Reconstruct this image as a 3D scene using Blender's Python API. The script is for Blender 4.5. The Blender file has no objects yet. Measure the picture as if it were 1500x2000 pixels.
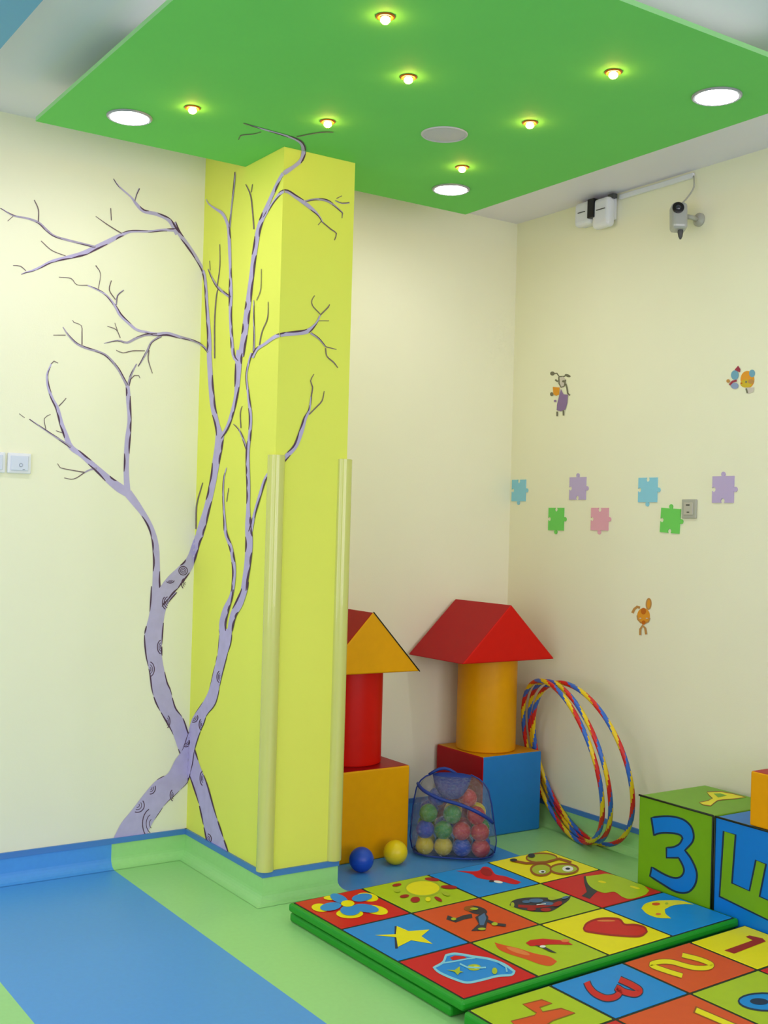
import bpy, bmesh, math, random
from mathutils import Vector, Matrix
from mathutils.geometry import tessellate_polygon
random.seed(7)
SC = bpy.context.scene
COL = SC.collection

# ------------------------------------------------------------------ camera
F_PX = 2265.89
YAW, PITCH, ROLL = math.radians(33.9088), math.radians(0.5708), math.radians(1.576)
CAM = Vector((-3.46616, -4.11614, 1.29916))
_fw = Vector((math.sin(YAW)*math.cos(PITCH), math.cos(YAW)*math.cos(PITCH), math.sin(PITCH)))
_r0 = Vector((math.cos(YAW), -math.sin(YAW), 0))
_u0 = _r0.cross(_fw)
_rt = _r0*math.cos(ROLL) + _u0*math.sin(ROLL)
_up = -_r0*math.sin(ROLL) + _u0*math.cos(ROLL)
cd = bpy.data.cameras.new('camera')
cd.sensor_fit = 'HORIZONTAL'
cd.sensor_width = 36
cd.lens = F_PX/1500*36
cd.clip_start = 0.05
cam = bpy.data.objects.new('camera', cd)
COL.objects.link(cam)
cam.matrix_world = Matrix(((_rt.x, _up.x, -_fw.x, CAM.x), (_rt.y, _up.y, -_fw.y, CAM.y),
                           (_rt.z, _up.z, -_fw.z, CAM.z), (0, 0, 0, 1)))
SC.camera = cam

# ------------------------------------------------------------------ world, daylight, exposure
w = bpy.data.worlds.new('world')
SC.world = w
w.use_nodes = True
bg = w.node_tree.nodes['Background']
bg.inputs[0].default_value = (0.86, 0.93, 1.0, 1)
bg.inputs[1].default_value = 0.6
SC.view_settings.view_transform = 'Standard'
SC.view_settings.look = 'None'
SC.view_settings.exposure = -0.12
SC.view_settings.gamma = 1.0
SC.view_settings.use_curve_mapping = False
SC.cycles.use_denoising = True
SC.cycles.max_bounces = 10
SC.cycles.diffuse_bounces = 6
SC.cycles.transparent_max_bounces = 24
SC.cycles.sample_clamp_indirect = 6.0


def window_light(name, loc, rot, sx, sy, power, col):
    ld = bpy.data.lights.new(name, 'AREA')
    ld.shape = 'RECTANGLE'
    ld.size, ld.size_y = sx, sy
    ld.energy = power
    ld.color = col
    o = bpy.data.objects.new(name, ld)
    COL.objects.link(o)
    o.location = loc
    o.rotation_euler = rot
    return o


WIN_REAR = [(-4.6, -2.6), (-2.2, -0.3)]          # x ranges of the rear windows
WIN_LEFT = [(-5.6, -3.4), (-2.9, -0.9)]          # y ranges of the left windows
WZ0, WZ1 = 0.55, 2.2
for a, b in WIN_REAR:
    window_light('daylight', ((a+b)/2, -6.9, (WZ0+WZ1)/2), (math.radians(90), 0, 0), b-a, WZ1-WZ0, 50, (1.0, 0.875, 0.97))
for a, b in WIN_LEFT:
    window_light('daylight', (-5.9, (a+b)/2, (WZ0+WZ1)/2), (math.radians(90), 0, math.radians(-90)), b-a, WZ1-WZ0, 31, (1.0, 0.875, 0.97))

# ------------------------------------------------------------------ materials
MATS = {}


def s2l(c):
    return tuple((v/255/12.92) if v/255 <= 0.04045 else ((v/255+0.055)/1.055)**2.4 for v in c)


def mat(name, rgb, rough=0.5, spec=0.4, noise=0.0, nscale=20.0, bump=0.0, bscale=200.0, coat=0.0, emit=None, es=0.0, metal=0.0):
    """rgb in sRGB 0..255"""
    if name in MATS:
        return MATS[name]
    m = bpy.data.materials.new(name)
    m.use_nodes = True
    nt = m.node_tree
    b = nt.nodes['Principled BSDF']
    lin = s2l(rgb)
    b.inputs['Base Color'].default_value = (*lin, 1)
    b.inputs['Roughness'].default_value = rough
    b.inputs['Specular IOR Level'].default_value = spec
    b.inputs['Metallic'].default_value = metal
    b.inputs['Coat Weight'].default_value = coat
    tc = nt.nodes.new('ShaderNodeTexCoord')
    if noise > 0:
        n = nt.nodes.new('ShaderNodeTexNoise')
        n.inputs['Scale'].default_value = nscale
        n.inputs['Detail'].default_value = 4
        r = nt.nodes.new('ShaderNodeValToRGB')
        r.color_ramp.elements[0].position = 0.3
        r.color_ramp.elements[1].position = 0.7
        r.color_ramp.elements[0].color = (*[v*(1-noise) for v in lin], 1)
        r.color_ramp.elements[1].color = (*[min(1, v*(1+noise)) for v in lin], 1)
        nt.links.new(tc.outputs['Object'], n.inputs['Vector'])
        nt.links.new(n.outputs['Fac'], r.inputs['Fac'])
        nt.links.new(r.outputs['Color'], b.inputs['Base Color'])
    if bump > 0:
        n2 = nt.nodes.new('ShaderNodeTexNoise')
        n2.inputs['Scale'].default_value = bscale
        bp = nt.nodes.new('ShaderNodeBump')
        bp.inputs['Strength'].default_value = bump
        bp.inputs['Distance'].default_value = 0.002
        nt.links.new(tc.outputs['Object'], n2.inputs['Vector'])
        nt.links.new(n2.outputs['Fac'], bp.inputs['Height'])
        nt.links.new(bp.outputs['Normal'], b.inputs['Normal'])
    if emit:
        b.inputs['Emission Color'].default_value = (*s2l(emit), 1)
        b.inputs['Emission Strength'].default_value = es
    MATS[name] = m
    return m


M_WALL = mat('cream_wall_paint', (237, 235, 208), 0.75, 0.25, 0.012, 3, 0.12, 160)
M_CEIL = mat('white_ceiling_paint', (230, 226, 240), 0.5, 0.4, 0.01, 3, 0.05, 120)
M_COLM = mat('lime_yellow_paint', (226, 232, 96), 0.65, 0.3, 0.015, 3, 0.1, 160)
M_PANEL = mat('leaf_green_paint', (112, 203, 100), 0.8, 0.2, 0.015, 4, 0.05, 120)
M_PANELE = mat('leaf_green_panel_edge', (150, 215, 140), 0.5)
M_BPANEL = mat('sky_blue_panel_paint', (88, 160, 200), 0.5)
M_FBLUE = mat('blue_vinyl_floor', (76, 152, 224), 0.38, 0.4, 0.02, 60, 0.05, 300)
M_FGREEN = mat('green_vinyl_floor', (156, 216, 136), 0.38, 0.4, 0.02, 60, 0.05, 300)
M_CAP = mat('blue_cap_strip', (72, 128, 196), 0.4)
M_GUARD = mat('cream_plastic_guard', (204, 206, 112), 0.2, 0.5, coat=0.4)
M_LAV = mat('lavender_paint', (184, 174, 214), 0.7, 0.2, 0.06, 25)
M_LAVT = mat('grey_lavender_paint', (166, 156, 182), 0.7, 0.2, 0.12, 60)
M_BARK = mat('dark_purple_paint', (86, 62, 84), 0.7, 0.2, 0.15, 50)
M_TWIG = mat('grey_brown_twig_paint', (122, 106, 108), 0.7, 0.2, 0.2, 60)
M_WHITE = mat('white_plastic', (225, 226, 232), 0.35)
M_GREYP = mat('grey_plastic', (172, 172, 160), 0.4)
M_DGREY = mat('dark_grey_plastic', (70, 70, 72), 0.4)
M_BLACK = mat('black_plastic', (14, 14, 16), 0.3)
M_SILVER = mat('silver_plastic', (176, 178, 176), 0.35, metal=0.3)
V_YEL = mat('yellow_vinyl', (226, 160, 0), 0.4, 0.18, 0.02, 30, 0.08, 300)
V_YEL2 = mat('golden_yellow_vinyl', (226, 158, 0), 0.42, 0.18, 0.02, 30, 0.08, 300)
V_RED = mat('bright_red_vinyl', (208, 18, 4), 0.42, 0.18, 0.02, 30, 0.08, 300)
V_CRIM = mat('crimson_vinyl', (172, 8, 20), 0.42, 0.18, 0.02, 30, 0.08, 300)
V_BLUE = mat('mid_blue_vinyl', (36, 124, 200), 0.4, 0.25, 0.02, 30, 0.08, 300)
V_OLIVE = mat('olive_green_vinyl', (114, 170, 24), 0.4, 0.25, 0.03, 20, 0.08, 300)
V_CBLUE = mat('letter_block_blue_vinyl', (8, 122, 214), 0.4, 0.25, 0.02, 20, 0.08, 300)
V_PIPE = mat('black_piping', (22, 34, 14), 0.5)
T_RED = mat('mat_red_vinyl', (206, 26, 30), 0.4, 0.25, 0.02, 30)
T_LIME = mat('mat_lime_vinyl', (172, 200, 30), 0.4, 0.25, 0.02, 30)
T_BLUE = mat('mat_blue_vinyl', (22, 140, 218), 0.4, 0.25, 0.02, 30)
T_YEL = mat('mat_yellow_vinyl', (236, 226, 14), 0.4, 0.25, 0.02, 30)
T_ORG = mat('mat_orange_vinyl', (218, 84, 32), 0.4, 0.25, 0.02, 30)
T_EDGE = mat('mat_green_edge_vinyl', (26, 148, 32), 0.4, 0.4, 0.02, 30)
T_SEAM_GAP = mat('mat_dark_seam_and_gap', (20, 40, 24), 0.6)
T_DRED = mat('print_dark_red', (160, 24, 22), 0.5)
T_CYAN = mat('print_light_cyan', (130, 205, 225), 0.5)
T_BROWN = mat('print_brown', (150, 84, 20), 0.5)
T_DARK = mat('print_charcoal', (46, 50, 58), 0.5)
T_NAVY = mat('print_navy_outline', (14, 44, 74), 0.5)
T_WHITE = mat('print_white', (232, 236, 230), 0.5)
T_STEEL = mat('print_steel_blue', (70, 110, 150), 0.5)
T_ORG2 = mat('print_soft_orange', (226, 128, 62), 0.5)
T_OLV = mat('print_olive', (168, 188, 40), 0.5)


# ------------------------------------------------------------------ helpers
def ray(x, y):
    return _fw + _rt*((x-750)/F_PX) - _up*((y-1000)/F_PX)


def onplane(x, y, ax, val):
    """photo pixel -> point on the axis plane that the thing touches"""
    d = ray(x, y)
    t = (val-CAM[ax])/d[ax]
    return CAM + d*t


def tag(o, label=None, cat=None, group=None, kind=None):
    if label:
        o['label'] = label
    if cat:
        o['category'] = cat
    if group:
        o['group'] = group
    if kind:
        o['kind'] = kind
    return o


def empty(name, loc, rz=0.0):
    o = bpy.data.objects.new(name, None)
    COL.objects.link(o)
    o.location = loc
    o.rotation_euler = (0, 0, rz)
    o.empty_display_size = 0.05
    return o


def link(name, me, mats, parent=None, smooth=False):
    o = bpy.data.objects.new(name, me)
    COL.objects.link(o)
    if not isinstance(mats, (list, tuple)):
        mats = [mats]
    for m in mats:
        me.materials.append(m)
    if smooth:
        for p in me.polygons:
            p.use_smooth = True
    if parent:
        o.parent = parent
        # geometry is given in world space: undo the parent's placement
        chain = []
        q = parent
        M = Matrix.Identity(4)
        while q:
            M = (Matrix.Translation(q.location) @ q.rotation_euler.to_matrix().to_4x4()) @ M
            q = q.parent
        me.transform(M.inverted())
    return o


def frommesh(name, verts, faces, mats, parent=None, smooth=False, mi=None):
    me = bpy.data.meshes.new(name)
    me.from_pydata([tuple(v) for v in verts], [], faces)
    o = link(name, me, mats, parent, smooth)
    if mi:
        for p, i in zip(me.polygons, mi):
            p.material_index = i
    me.update()
    return o


def frombm(name, bm, mats, parent=None, smooth=False):
    me = bpy.data.meshes.new(name)
    bmesh.ops.recalc_face_normals(bm, faces=bm.faces)
    bm.to_mesh(me)
    bm.free()
    return link(name, me, mats, parent, smooth)


def bm_box(bm, lo, hi, bevel=0.0, seg=2):
    r = bmesh.ops.create_cube(bm, size=1)
    vs = r['verts']
    for v in vs:
        v.co = Vector([lo[i] + (v.co[i]+0.5)*(hi[i]-lo[i]) for i in range(3)])
    if bevel > 0:
        es = list({e for v in vs for e in v.link_edges})
        bmesh.ops.bevel(bm, geom=es, offset=bevel, segments=seg, affect='EDGES', profile=0.5)


def box(name, lo, hi, m, parent=None, bevel=0.0, seg=2):
    bm = bmesh.new()
    bm_box(bm, lo, hi, bevel, seg)
    return frombm(name, bm, m, parent)


def frame_of(d):
    d = d.normalized()
    a = Vector((0, 0, 1)) if abs(d.z) < 0.9 else Vector((1, 0, 0))
    u = d.cross(a).normalized()
    return u, d.cross(u).normalized()


def tube_geo(pts, r, n=8, closed=False):
    pts = [Vector(p) for p in pts]
    V, Fc = [], []
    N = len(pts)
    u = None
    for i, p in enumerate(pts):
        a = pts[(i-1) % N] if (closed or i > 0) else p
        b = pts[(i+1) % N] if (closed or i < N-1) else p
        d = (b-a).normalized()
        if u is None:
            u, v = frame_of(d)
        else:
            u = (u - d*u.dot(d)).normalized()
            v = d.cross(u)
        rr = r[i] if isinstance(r, (list, tuple)) else r
        for k in range(n):
            t = 2*math.pi*k/n
            V.append(p + (u*math.cos(t) + v*math.sin(t))*rr)
    for i in range(N if closed else N-1):
        j = (i+1) % N
        for k in range(n):
            Fc.append((i*n+k, i*n+(k+1) % n, j*n+(k+1) % n, j*n+k))
    if not closed:
        Fc.append(tuple(range(n-1, -1, -1)))
        Fc.append(tuple((N-1)*n+k for k in range(n)))
    return V, Fc


def tube(name, pts, r, m, parent=None, n=8, closed=False):
    V, Fc = tube_geo(pts, r, n, closed)
    return frommesh(name, V, Fc, m, parent, True)


def lathe(name, prof, org, axis, m, parent=None, n=32, smooth=True):
    """prof: list of (radius, height along axis)"""
    axis = Vector(axis).normalized()
    u, v = frame_of(axis)
    org = Vector(org)
    V, Fc = [], []
    for (r, h) in prof:
        for k in range(n):
            t = 2*math.pi*k/n
            V.append(org + axis*h + (u*math.cos(t)+v*math.sin(t))*r)
    for i in range(len(prof)-1):
        for k in range(n):
            Fc.append((i*n+k, i*n+(k+1) % n, (i+1)*n+(k+1) % n, (i+1)*n+k))
    Fc.append(tuple(range(n-1, -1, -1)))
    Fc.append(tuple((len(prof)-1)*n+k for k in range(n)))
    me = bpy.data.meshes.new(name)
    me.from_pydata([tuple(p) for p in V], [], Fc)
    o = link(name, me, m, parent)
    if smooth:
        for p in me.polygons:
            if len(p.vertices) == 4:
                p.use_smooth = True
        me.set_sharp_from_angle(angle=math.radians(40))
    return o


def crom(pts, step):
    """Catmull-Rom through tuples (any dimension), about `step` px apart (first two dims)"""
    if len(pts) < 3:
        a, b = pts[0], pts[-1]
        n = max(2, int(math.hypot(b[0]-a[0], b[1]-a[1])/step))
        return [tuple(a[k]+(b[k]-a[k])*i/n for k in range(len(a))) for i in range(n+1)]
    out = []
    P = [tuple(2*pts[0][k]-pts[1][k] for k in range(len(pts[0])))] + list(pts) + [tuple(2*pts[-1][k]-pts[-2][k] for k in range(len(pts[0])))]
    for i in range(1, len(P)-2):
        p0, p1, p2, p3 = P[i-1:i+3]
        L = math.hypot(p2[0]-p1[0], p2[1]-p1[1])
        n = max(1, int(L/step))
        for j in range(n):
            t = j/n
            out.append(tuple(0.5*((2*p1[k]) + (-p0[k]+p2[k])*t + (2*p0[k]-5*p1[k]+4*p2[k]-p3[k])*t*t
                                  + (-p0[k]+3*p1[k]-3*p2[k]+p3[k])*t**3) for k in range(len(p1))))
    out.append(tuple(pts[-1]))
    return out


# ------------------------------------------------------------------ room shell
H = 2.70
X0, X1, PP = -1.574, -1.287, 0.63          # column
HP = 2.576                                  # underside of the hung green panel
PX0, PX1, PY, PG = -2.337, -0.568, -2.103, -0.343
XL, YR = -6.0, -7.0
BH = 0.10                                   # cove height
STRIPES = [(-6.0, -5.075, M_FBLUE), (-5.075, -4.435, M_FGREEN), (-4.435, -3.795, M_FBLUE), (-3.795, -3.155, M_FGREEN), (-3.155, -2.518, M_FGREEN),
           (-2.518, -1.875, M_FBLUE), (-1.875, -1.268, M_FGREEN), (-1.268, -0.42, M_FBLUE), (-0.42, 0.0, M_FGREEN)]

floor = box('floor', (XL-0.1, YR-0.1, -0.12), (0.1, 0.1, -0.004), M_FGREEN)
tag(floor, 'blue and green striped vinyl floor', 'floor', kind='structure')
for a, b, m in STRIPES:
    o = box('floor_strip', (a, YR, -0.004), (b, 0.0, 0.0), m, floor)
wb = box('wall_back', (XL-0.1, 0.0, 0), (0.1, 0.1, H), M_WALL)
wr = box('wall_right', (0.0, YR, 0), (0.1, 0.0, H), M_WALL)
ce = box('ceiling', (XL-0.1, YR-0.1, H), (0.1, 0.1, H+0.1), M_CEIL)
tag(wb, 'cream painted wall with a tree mural', 'wall', kind='structure')
tag(wr, 'cream painted wall with puzzle piece stickers', 'wall', kind='structure')
tag(ce, 'white ceiling', 'ceiling', kind='structure')


def holed_wall(name, horiz, fixed, lo, hi, holes, lab):
    """wall slab with window openings; horiz = index of the long axis"""
    bm = bmesh.new()
    cuts = [lo] + [v for h in holes for v in h] + [hi]
    for i in range(len(cuts)-1):
        a, b = cuts[i], cuts[i+1]
        spans = [(0, H)] if i % 2 == 0 else [(0, WZ0), (WZ1, H)]
        for z0, z1 in spans:
            if horiz == 0:
                bm_box(bm, (a, fixed[0], z0), (b, fixed[1], z1))
            else:
                bm_box(bm, (fixed[0], a, z0), (fixed[1], b, z1))
    return tag(frombm(name, bm, M_WALL), lab, 'wall', kind='structure')


holed_wall('wall_rear', 0, (YR-0.1, YR), XL, 0.0, WIN_REAR, 'cream wall with windows behind the camera')
holed_wall('wall_left', 1, (XL-0.1, XL), YR, 0.0, WIN_LEFT, 'cream wall with windows on the left')
for i, (a, b) in enumerate(WIN_REAR + WIN_LEFT):
    bm = bmesh.new()
    for z0, z1 in ((WZ0, WZ0+0.05), (WZ1-0.05, WZ1)):
        if i < 2:
            bm_box(bm, (a, YR-0.08, z0), (b, YR-0.03, z1))
        else:
            bm_box(bm, (XL-0.08, a, z0), (XL-0.03, b, z1))
    for c in (a, (a+b)/2-0.025, b-0.05):
        if i < 2:
            bm_box(bm, (c, YR-0.08, WZ0), (c+0.05, YR-0.03, WZ1))
        else:
            bm_box(bm, (XL-0.08, c, WZ0), (XL-0.03, c+0.05, WZ1))
    tag(frombm('window_%d' % (i+1), bm, M_WHITE), 'white window frame', 'window', kind='structure')

# column
colm = box('wall_column', (X0, -PP, 0), (X1, 0.0, H), M_COLM)
tag(colm, 'lime yellow square column standing out from the cream wall', 'column', kind='structure')


# coved skirting: floor vinyl rolled up the wall, blue cap strip on top
def cove_profile(r=0.035, t=0.006):
    pts = []
    for k in range(7):
        a = math.pi/2*k/6
        pts.append((r+t - r*math.sin(a), r - r*math.cos(a) + 0.001))   # (distance from wall, z)
    pts.append((t, BH))
    return pts


def cove(name, runs, parent=None):
    """runs: list of (p, q, normal, material) straight pieces"""
    V, Fc, mi, mats = [], [], [], []
    pr = cove_profile()
    for p, q, nrm, m in runs:
        if m not in mats:
            mats.append(m)
        base = len(V)
        p, q, nrm = Vector(p), Vector(q), Vector(nrm)
        for e in (p, q):
            for d, z in pr:
                V.append(e + nrm*d + Vector((0, 0, z)))
            V.append(e + Vector((0, 0, BH)))
            V.append(e + Vector((0, 0, 0)))
        n = len(pr)+2
        for k in range(n-1):
            Fc.append((base+k, base+k+1, base+n+k+1, base+n+k))
            mi.append(mats.index(m))
        Fc.append(tuple(base+k for k in range(n)))
        mi.append(mats.index(m))
        Fc.append(tuple(base+n+k for k in range(n-1, -1, -1)))
        mi.append(mats.index(m))
    o = frommesh(name, V, Fc, mats, parent, False, mi)
    return o


back_runs = []
for a, b, m in STRIPES:
    for c, d in ((a, min(b, X0)), (max(a, X1), b)):
        if c < d - 1e-6:
            back_runs.append(((c, 0, 0), (d, 0, 0), (0, -1, 0), m))
cb = cove('baseboard_back', back_runs)
tag(cb, 'coved vinyl skirting along the mural wall', 'skirting', kind='structure')
def column_cove():
    path = [((X0, 0.0), (-1, 0)), ((X0, -PP), (-1, -1)), ((X1, -PP), (1, -1)), ((X1, 0.0), (1, 0))]
    pr = cove_profile() + [(0.0, BH), (0.0, 0.0)]
    V, Fc, mi = [], [], []
    n = len(pr)
    for (px_, py_), (nx, ny) in path:
        V += [(px_+nx*d, py_+ny*d, z) for d, z in pr]
    for i in range(3):
        for k in range(n-1):
            Fc.append((i*n+k, i*n+k+1, (i+1)*n+k+1, (i+1)*n+k))
            mi.append(0 if i < 2 else 1)
    return frommesh('baseboard_column', V, Fc, [M_FGREEN, M_FBLUE], None, False, mi)


cc = column_cove()
tag(cc, 'green coved vinyl skirting wrapped round the yellow column', 'skirting', kind='structure')
cr = cove('baseboard_right', [((0, 0, 0), (0, YR, 0), (-1, 0, 0), M_FGREEN)])
tag(cr, 'green coved vinyl skirting along the puzzle sticker wall', 'skirting', kind='structure')
CT = 0.009
for nm, lab, segs in (
        ('trim_1', 'thin blue cap strip on the skirting of the mural wall', [((XL, -CT, BH-0.012), (X0, 0, BH+0.008)), ((X1, -CT, BH-0.012), (0, 0, BH+0.008))]),
        ('trim_2', 'thin blue cap strip round the foot of the yellow column', [((X0-CT, -PP-CT, BH-0.012), (X0, 0, BH+0.008)), ((X0, -PP-CT, BH-0.012), (X1+CT, -PP, BH+0.008)),
                                                                           ((X1, -PP, BH-0.012), (X1+CT, 0, BH+0.008))]),
        ('trim_3', 'thin blue cap strip on the skirting of the puzzle sticker wall', [((-CT, YR, BH-0.012), (0, -CT, BH+0.008))])):
    bm = bmesh.new()
    for lo, hi in segs:
        bm_box(bm, lo, hi)
    tag(frombm(nm, bm, M_CAP), lab, 'trim', kind='structure')


# hung ceiling panels
E_STRIP = mat('added_strip_glow', (255, 255, 255), 0.5, emit=(255, 230, 246), es=4)
def hung_panel(name, lo, hi, m, edge_m, label):
    t = empty(name, ((lo[0]+hi[0])/2, (lo[1]+hi[1])/2, HP))
    tag(t, label, 'ceiling panel')
    out = [(lo[0], lo[1]), (hi[0], lo[1]), (hi[0], hi[1])]
    if lo[0] < X0 and hi[0] > X1:                       # notch fitted round the column
        out += [(X1+0.001, hi[1]), (X1+0.001, -PP-0.001), (X0-0.001, -PP-0.001), (X0-0.001, hi[1])]
    out.append((lo[0], hi[1]))
    bm = bmesh.new()
    v0 = [bm.verts.new((x, y, HP)) for x, y in out]
    v1 = [bm.verts.new((x, y, HP+0.014)) for x, y in out]
    bm.faces.new(v0)
    bm.faces.new(v1)
    for i in range(len(out)):
        j = (i+1) % len(out)
        bm.faces.new((v0[i], v0[j], v1[j], v1[i]))
    o = frombm('board', bm, m, t)
    o.data.materials.append(edge_m)
    # unseen light strips added to brighten the ceiling at the board's front and left
    for a, b in (((lo[0]+0.25, lo[1]+0.10), (hi[0]-0.25, lo[1]+0.12)), ((lo[0]+0.10, lo[1]+0.25), (lo[0]+0.12, hi[1]-0.6))):
        box('added_light_strip', (a[0], a[1], HP+0.0145), (b[0], b[1], HP+0.026), E_STRIP, t, 0.002)
    for p in o.data.polygons:
        if abs(p.normal.z) < 0.5:
            p.material_index = 1
    for fx in (0.2, 0.8):
        for fy in (0.2, 0.8):
            x, y = lo[0]+(hi[0]-lo[0])*fx, lo[1]+(hi[1]-lo[1])*fy
            lathe('hanger', [(0.006, 0), (0.006, H-HP-0.014)], (x, y, HP+0.014), (0, 0, 1), M_SILVER, t, 8)
    return t


hung_panel('green_ceiling_panel', (PX0, PY), (PX1, PG), M_PANEL, M_PANELE, 'large leaf green square panel hung below the white ceiling')
hung_panel('blue_ceiling_panel', (-4.3, PY), (-2.597, PG), M_BPANEL, M_BPANEL, 'sky blue ceiling panel peeking in at the top left corner')

# ------------------------------------------------------------------ lamps in the green panel
E_DOWN = mat('cool_white_diffuser', (255, 255, 255), 0.5, emit=(255, 246, 255), es=105)
E_HALO = mat('warm_halogen_bulb', (255, 240, 200), 0.5, emit=(255, 190, 96), es=120)
E_CUP = mat('copper_reflector_cup', (196, 112, 40), 0.35, metal=0.7)
M_BEZ = mat('grey_bezel', (150, 152, 158), 0.35)


def downlight(x, y, lab):
    t = empty('downlight', (x, y, HP))
    tag(t, lab, 'ceiling light', 'round downlights in the hung panels')
    R = 0.072
    lathe('bezel', [(R-0.012, 0.0), (R-0.012, -0.005), (R-0.004, -0.006), (R, -0.003), (R, 0.0)], (x, y, HP-0.0005), (0, 0, 1), M_BEZ, t, 40)
    lathe('diffuser', [(R-0.011, -0.0052), (R*0.5, -0.0085), (0.004, -0.0095)], (x, y, HP-0.0005), (0, 0, 1), E_DOWN, t, 40)


downlight(-2.109, -0.578, 'bright round white downlight above the upper left of the tree mural')
downlight(-0.802, -1.836, 'bright round white downlight at the far right edge of the green panel')
downlight(-0.833, -0.594, 'bright round white downlight near the back right corner of the green panel')


for x, y, lab in ((-4.07, -0.6, 'added unseen round white downlight in the far corner of the blue panel'), (-2.83, -1.84, 'added unseen round white downlight at the near edge of the blue panel'),
                  (-2.83, -0.6, 'added unseen round white downlight in the back right corner of the blue panel'), (-4.07, -1.84, 'added unseen round white downlight in the near left corner of the blue panel')):
    downlight(x, y, lab)  # unseen downlights added to the blue panel for extra light


def halogen(x, y, lab):
    t = empty('halogen_spotlight', (x, y, HP))
    tag(t, lab, 'spotlight', 'small warm spotlights in the green panel')
    lathe('reflector_ring', [(0.0135, 0.0), (0.016, -0.003), (0.021, -0.004), (0.025, -0.0015), (0.025, 0.0)], (x, y, HP-0.0005), (0, 0, 1), E_CUP, t, 24)
    lathe('bulb', [(0.0105, -0.003), (0.0125, -0.007), (0.0125, -0.012), (0.008, -0.017), (0.002, -0.0185)], (x, y, HP-0.0005), (0, 0, 1), E_HALO, t, 16)


for x, y, lab in ((-1.869, -1.685, 'small warm spotlight nearest the camera, at the top edge of the photo'),
                  (-1.596, -1.398, 'small warm spotlight in the middle of the green panel'),
                  (-1.166, -1.78, 'small warm spotlight left of the far right downlight'),
                  (-1.983, -0.781, 'small warm spotlight just right of the left downlight'),
                  (-1.587, -0.938, 'small warm spotlight right above the top of the yellow column'),
                  (-1.079, -1.329, 'small warm spotlight right of the pale ceiling speaker'),
                  (-0.966, -0.835, 'small warm spotlight just behind the back right downlight')):
    halogen(x, y, lab)
t = empty('ceiling_speaker', (-1.224, -1.073, HP))
tag(t, 'round pale lilac speaker set flush in the green panel', 'speaker')
M_SPK = mat('pale_lilac_grille', (190, 186, 196), 0.6, bump=0.4, bscale=400)
lathe('rim', [(0.068, 0.0), (0.068, -0.003), (0.074, -0.004), (0.077, -0.001), (0.077, 0)], (-1.224, -1.073, HP-0.0005), (0, 0, 1), M_SPK, t, 36)
lathe('grille', [(0.068, -0.002), (0.03, -0.004), (0.003, -0.0045)], (-1.224, -1.073, HP-0.0005), (0, 0, 1), M_SPK, t, 36)

# ------------------------------------------------------------------ painted tree mural (thin paint on wall, column and panel)
SURF = {'wall': (1, 0.0, Vector((0, -1, 0))), 'side': (0, X0, Vector((-1, 0, 0))),
        'front': (1, -PP, Vector((0, -1, 0))), 'panel': (2, HP, Vector((0, 0, -1)))}


def hit(x, y):
    d = ray(x, y)
    best = None
    for nm, (ax, val, n) in SURF.items():
        if abs(d[ax]) < 1e-6:
            continue
        tt = (val-CAM[ax])/d[ax]
        if tt <= 0:
            continue
        p = CAM + d*tt
        ok = True
        if nm == 'side':
            ok = -PP <= p.y <= 0.0
        elif nm == 'front':
            ok = X0 <= p.x <= X1
        elif nm == 'panel':
            ok = PX0 <= p.x <= PX1 and PY <= p.y <= PG
        if ok and (best is None or tt < best[0]):
            best = (tt, nm)
    return best[1] if best else 'wall'


def paint_strip(rows, off, name, m, parent):
    """rows: list of rows of photo pixels; every small quad lands on the surface behind it"""
    V, Fc, cache = [], [], {}

    def vid(i, j, s):
        k = (i, j, s)
        if k not in cache:
            ax, val, n = SURF[s]
            x, y = rows[i][j]
            cache[k] = len(V)
            V.append(onplane(x, y, ax, val) + n*off)
        return cache[k]
    for i in range(len(rows)-1):
        for j in range(len(rows[i])-1):
            cx = (rows[i][j][0]+rows[i][j+1][0]+rows[i+1][j][0]+rows[i+1][j+1][0])/4
            cy = (rows[i][j][1]+rows[i][j+1][1]+rows[i+1][j][1]+rows[i+1][j+1][1])/4
            s = hit(cx, cy)
            Fc.append((vid(i, j, s), vid(i, j+1, s), vid(i+1, j+1, s), vid(i+1, j, s)))
    return V, Fc


def ribbon_rows(path, k=None):
    rows = []
    for i, (x, y, wd) in enumerate(path):
        a = path[max(0, i-1)]
        b = path[min(len(path)-1, i+1)]
        dx, dy = b[0]-a[0], b[1]-a[1]
        L = math.hypot(dx, dy) or 1
        nx, ny = -dy/L, dx/L
        kk = k
        rows.append([(x+nx*wd*(j/kk-0.5), y+ny*wd*(j/kk-0.5)) for j in range(kk+1)])
    return rows


def side_strokes(path, rng, off):
    """short dark brush strokes along the edges of a limb"""
    V, Fc = [], []
    i, n = 0, len(path)
    while i < n-3:
        wd = path[i][2]
        run = rng.randint(3, 9)
        if rng.random() < 0.85:
            side = rng.choice((-1, 1))
            seg = []
            for q in range(i, min(n, i+run+1)):
                x, y, wq = path[q]
                a, b = path[max(0, q-1)], path[min(n-1, q+1)]
                dx, dy = b[0]-a[0], b[1]-a[1]
                L = math.hypot(dx, dy) or 1
                f = (q-i)/max(1, run)
                lw = max(1.5, min(3.6, 0.42*wq))*(0.35+0.65*math.sin(math.pi*min(1, max(0.0, f))))
                o = side*(wq*0.5 - lw*0.5)
                seg.append((x-dy/L*o, y+dx/L*o, lw))
            if len(seg) > 1:
                v, f = paint_strip(ribbon_rows(seg, 1), off, '', None, None)
                b0 = len(V)
                V += v
                Fc += [tuple(b0+k for k in ff) for ff in f]
        i += run
    return V, Fc


RNG = random.Random(3)
LAYER = [0.0008]


def next_layer():
    LAYER[0] += 0.00002
    return LAYER[0]


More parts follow.
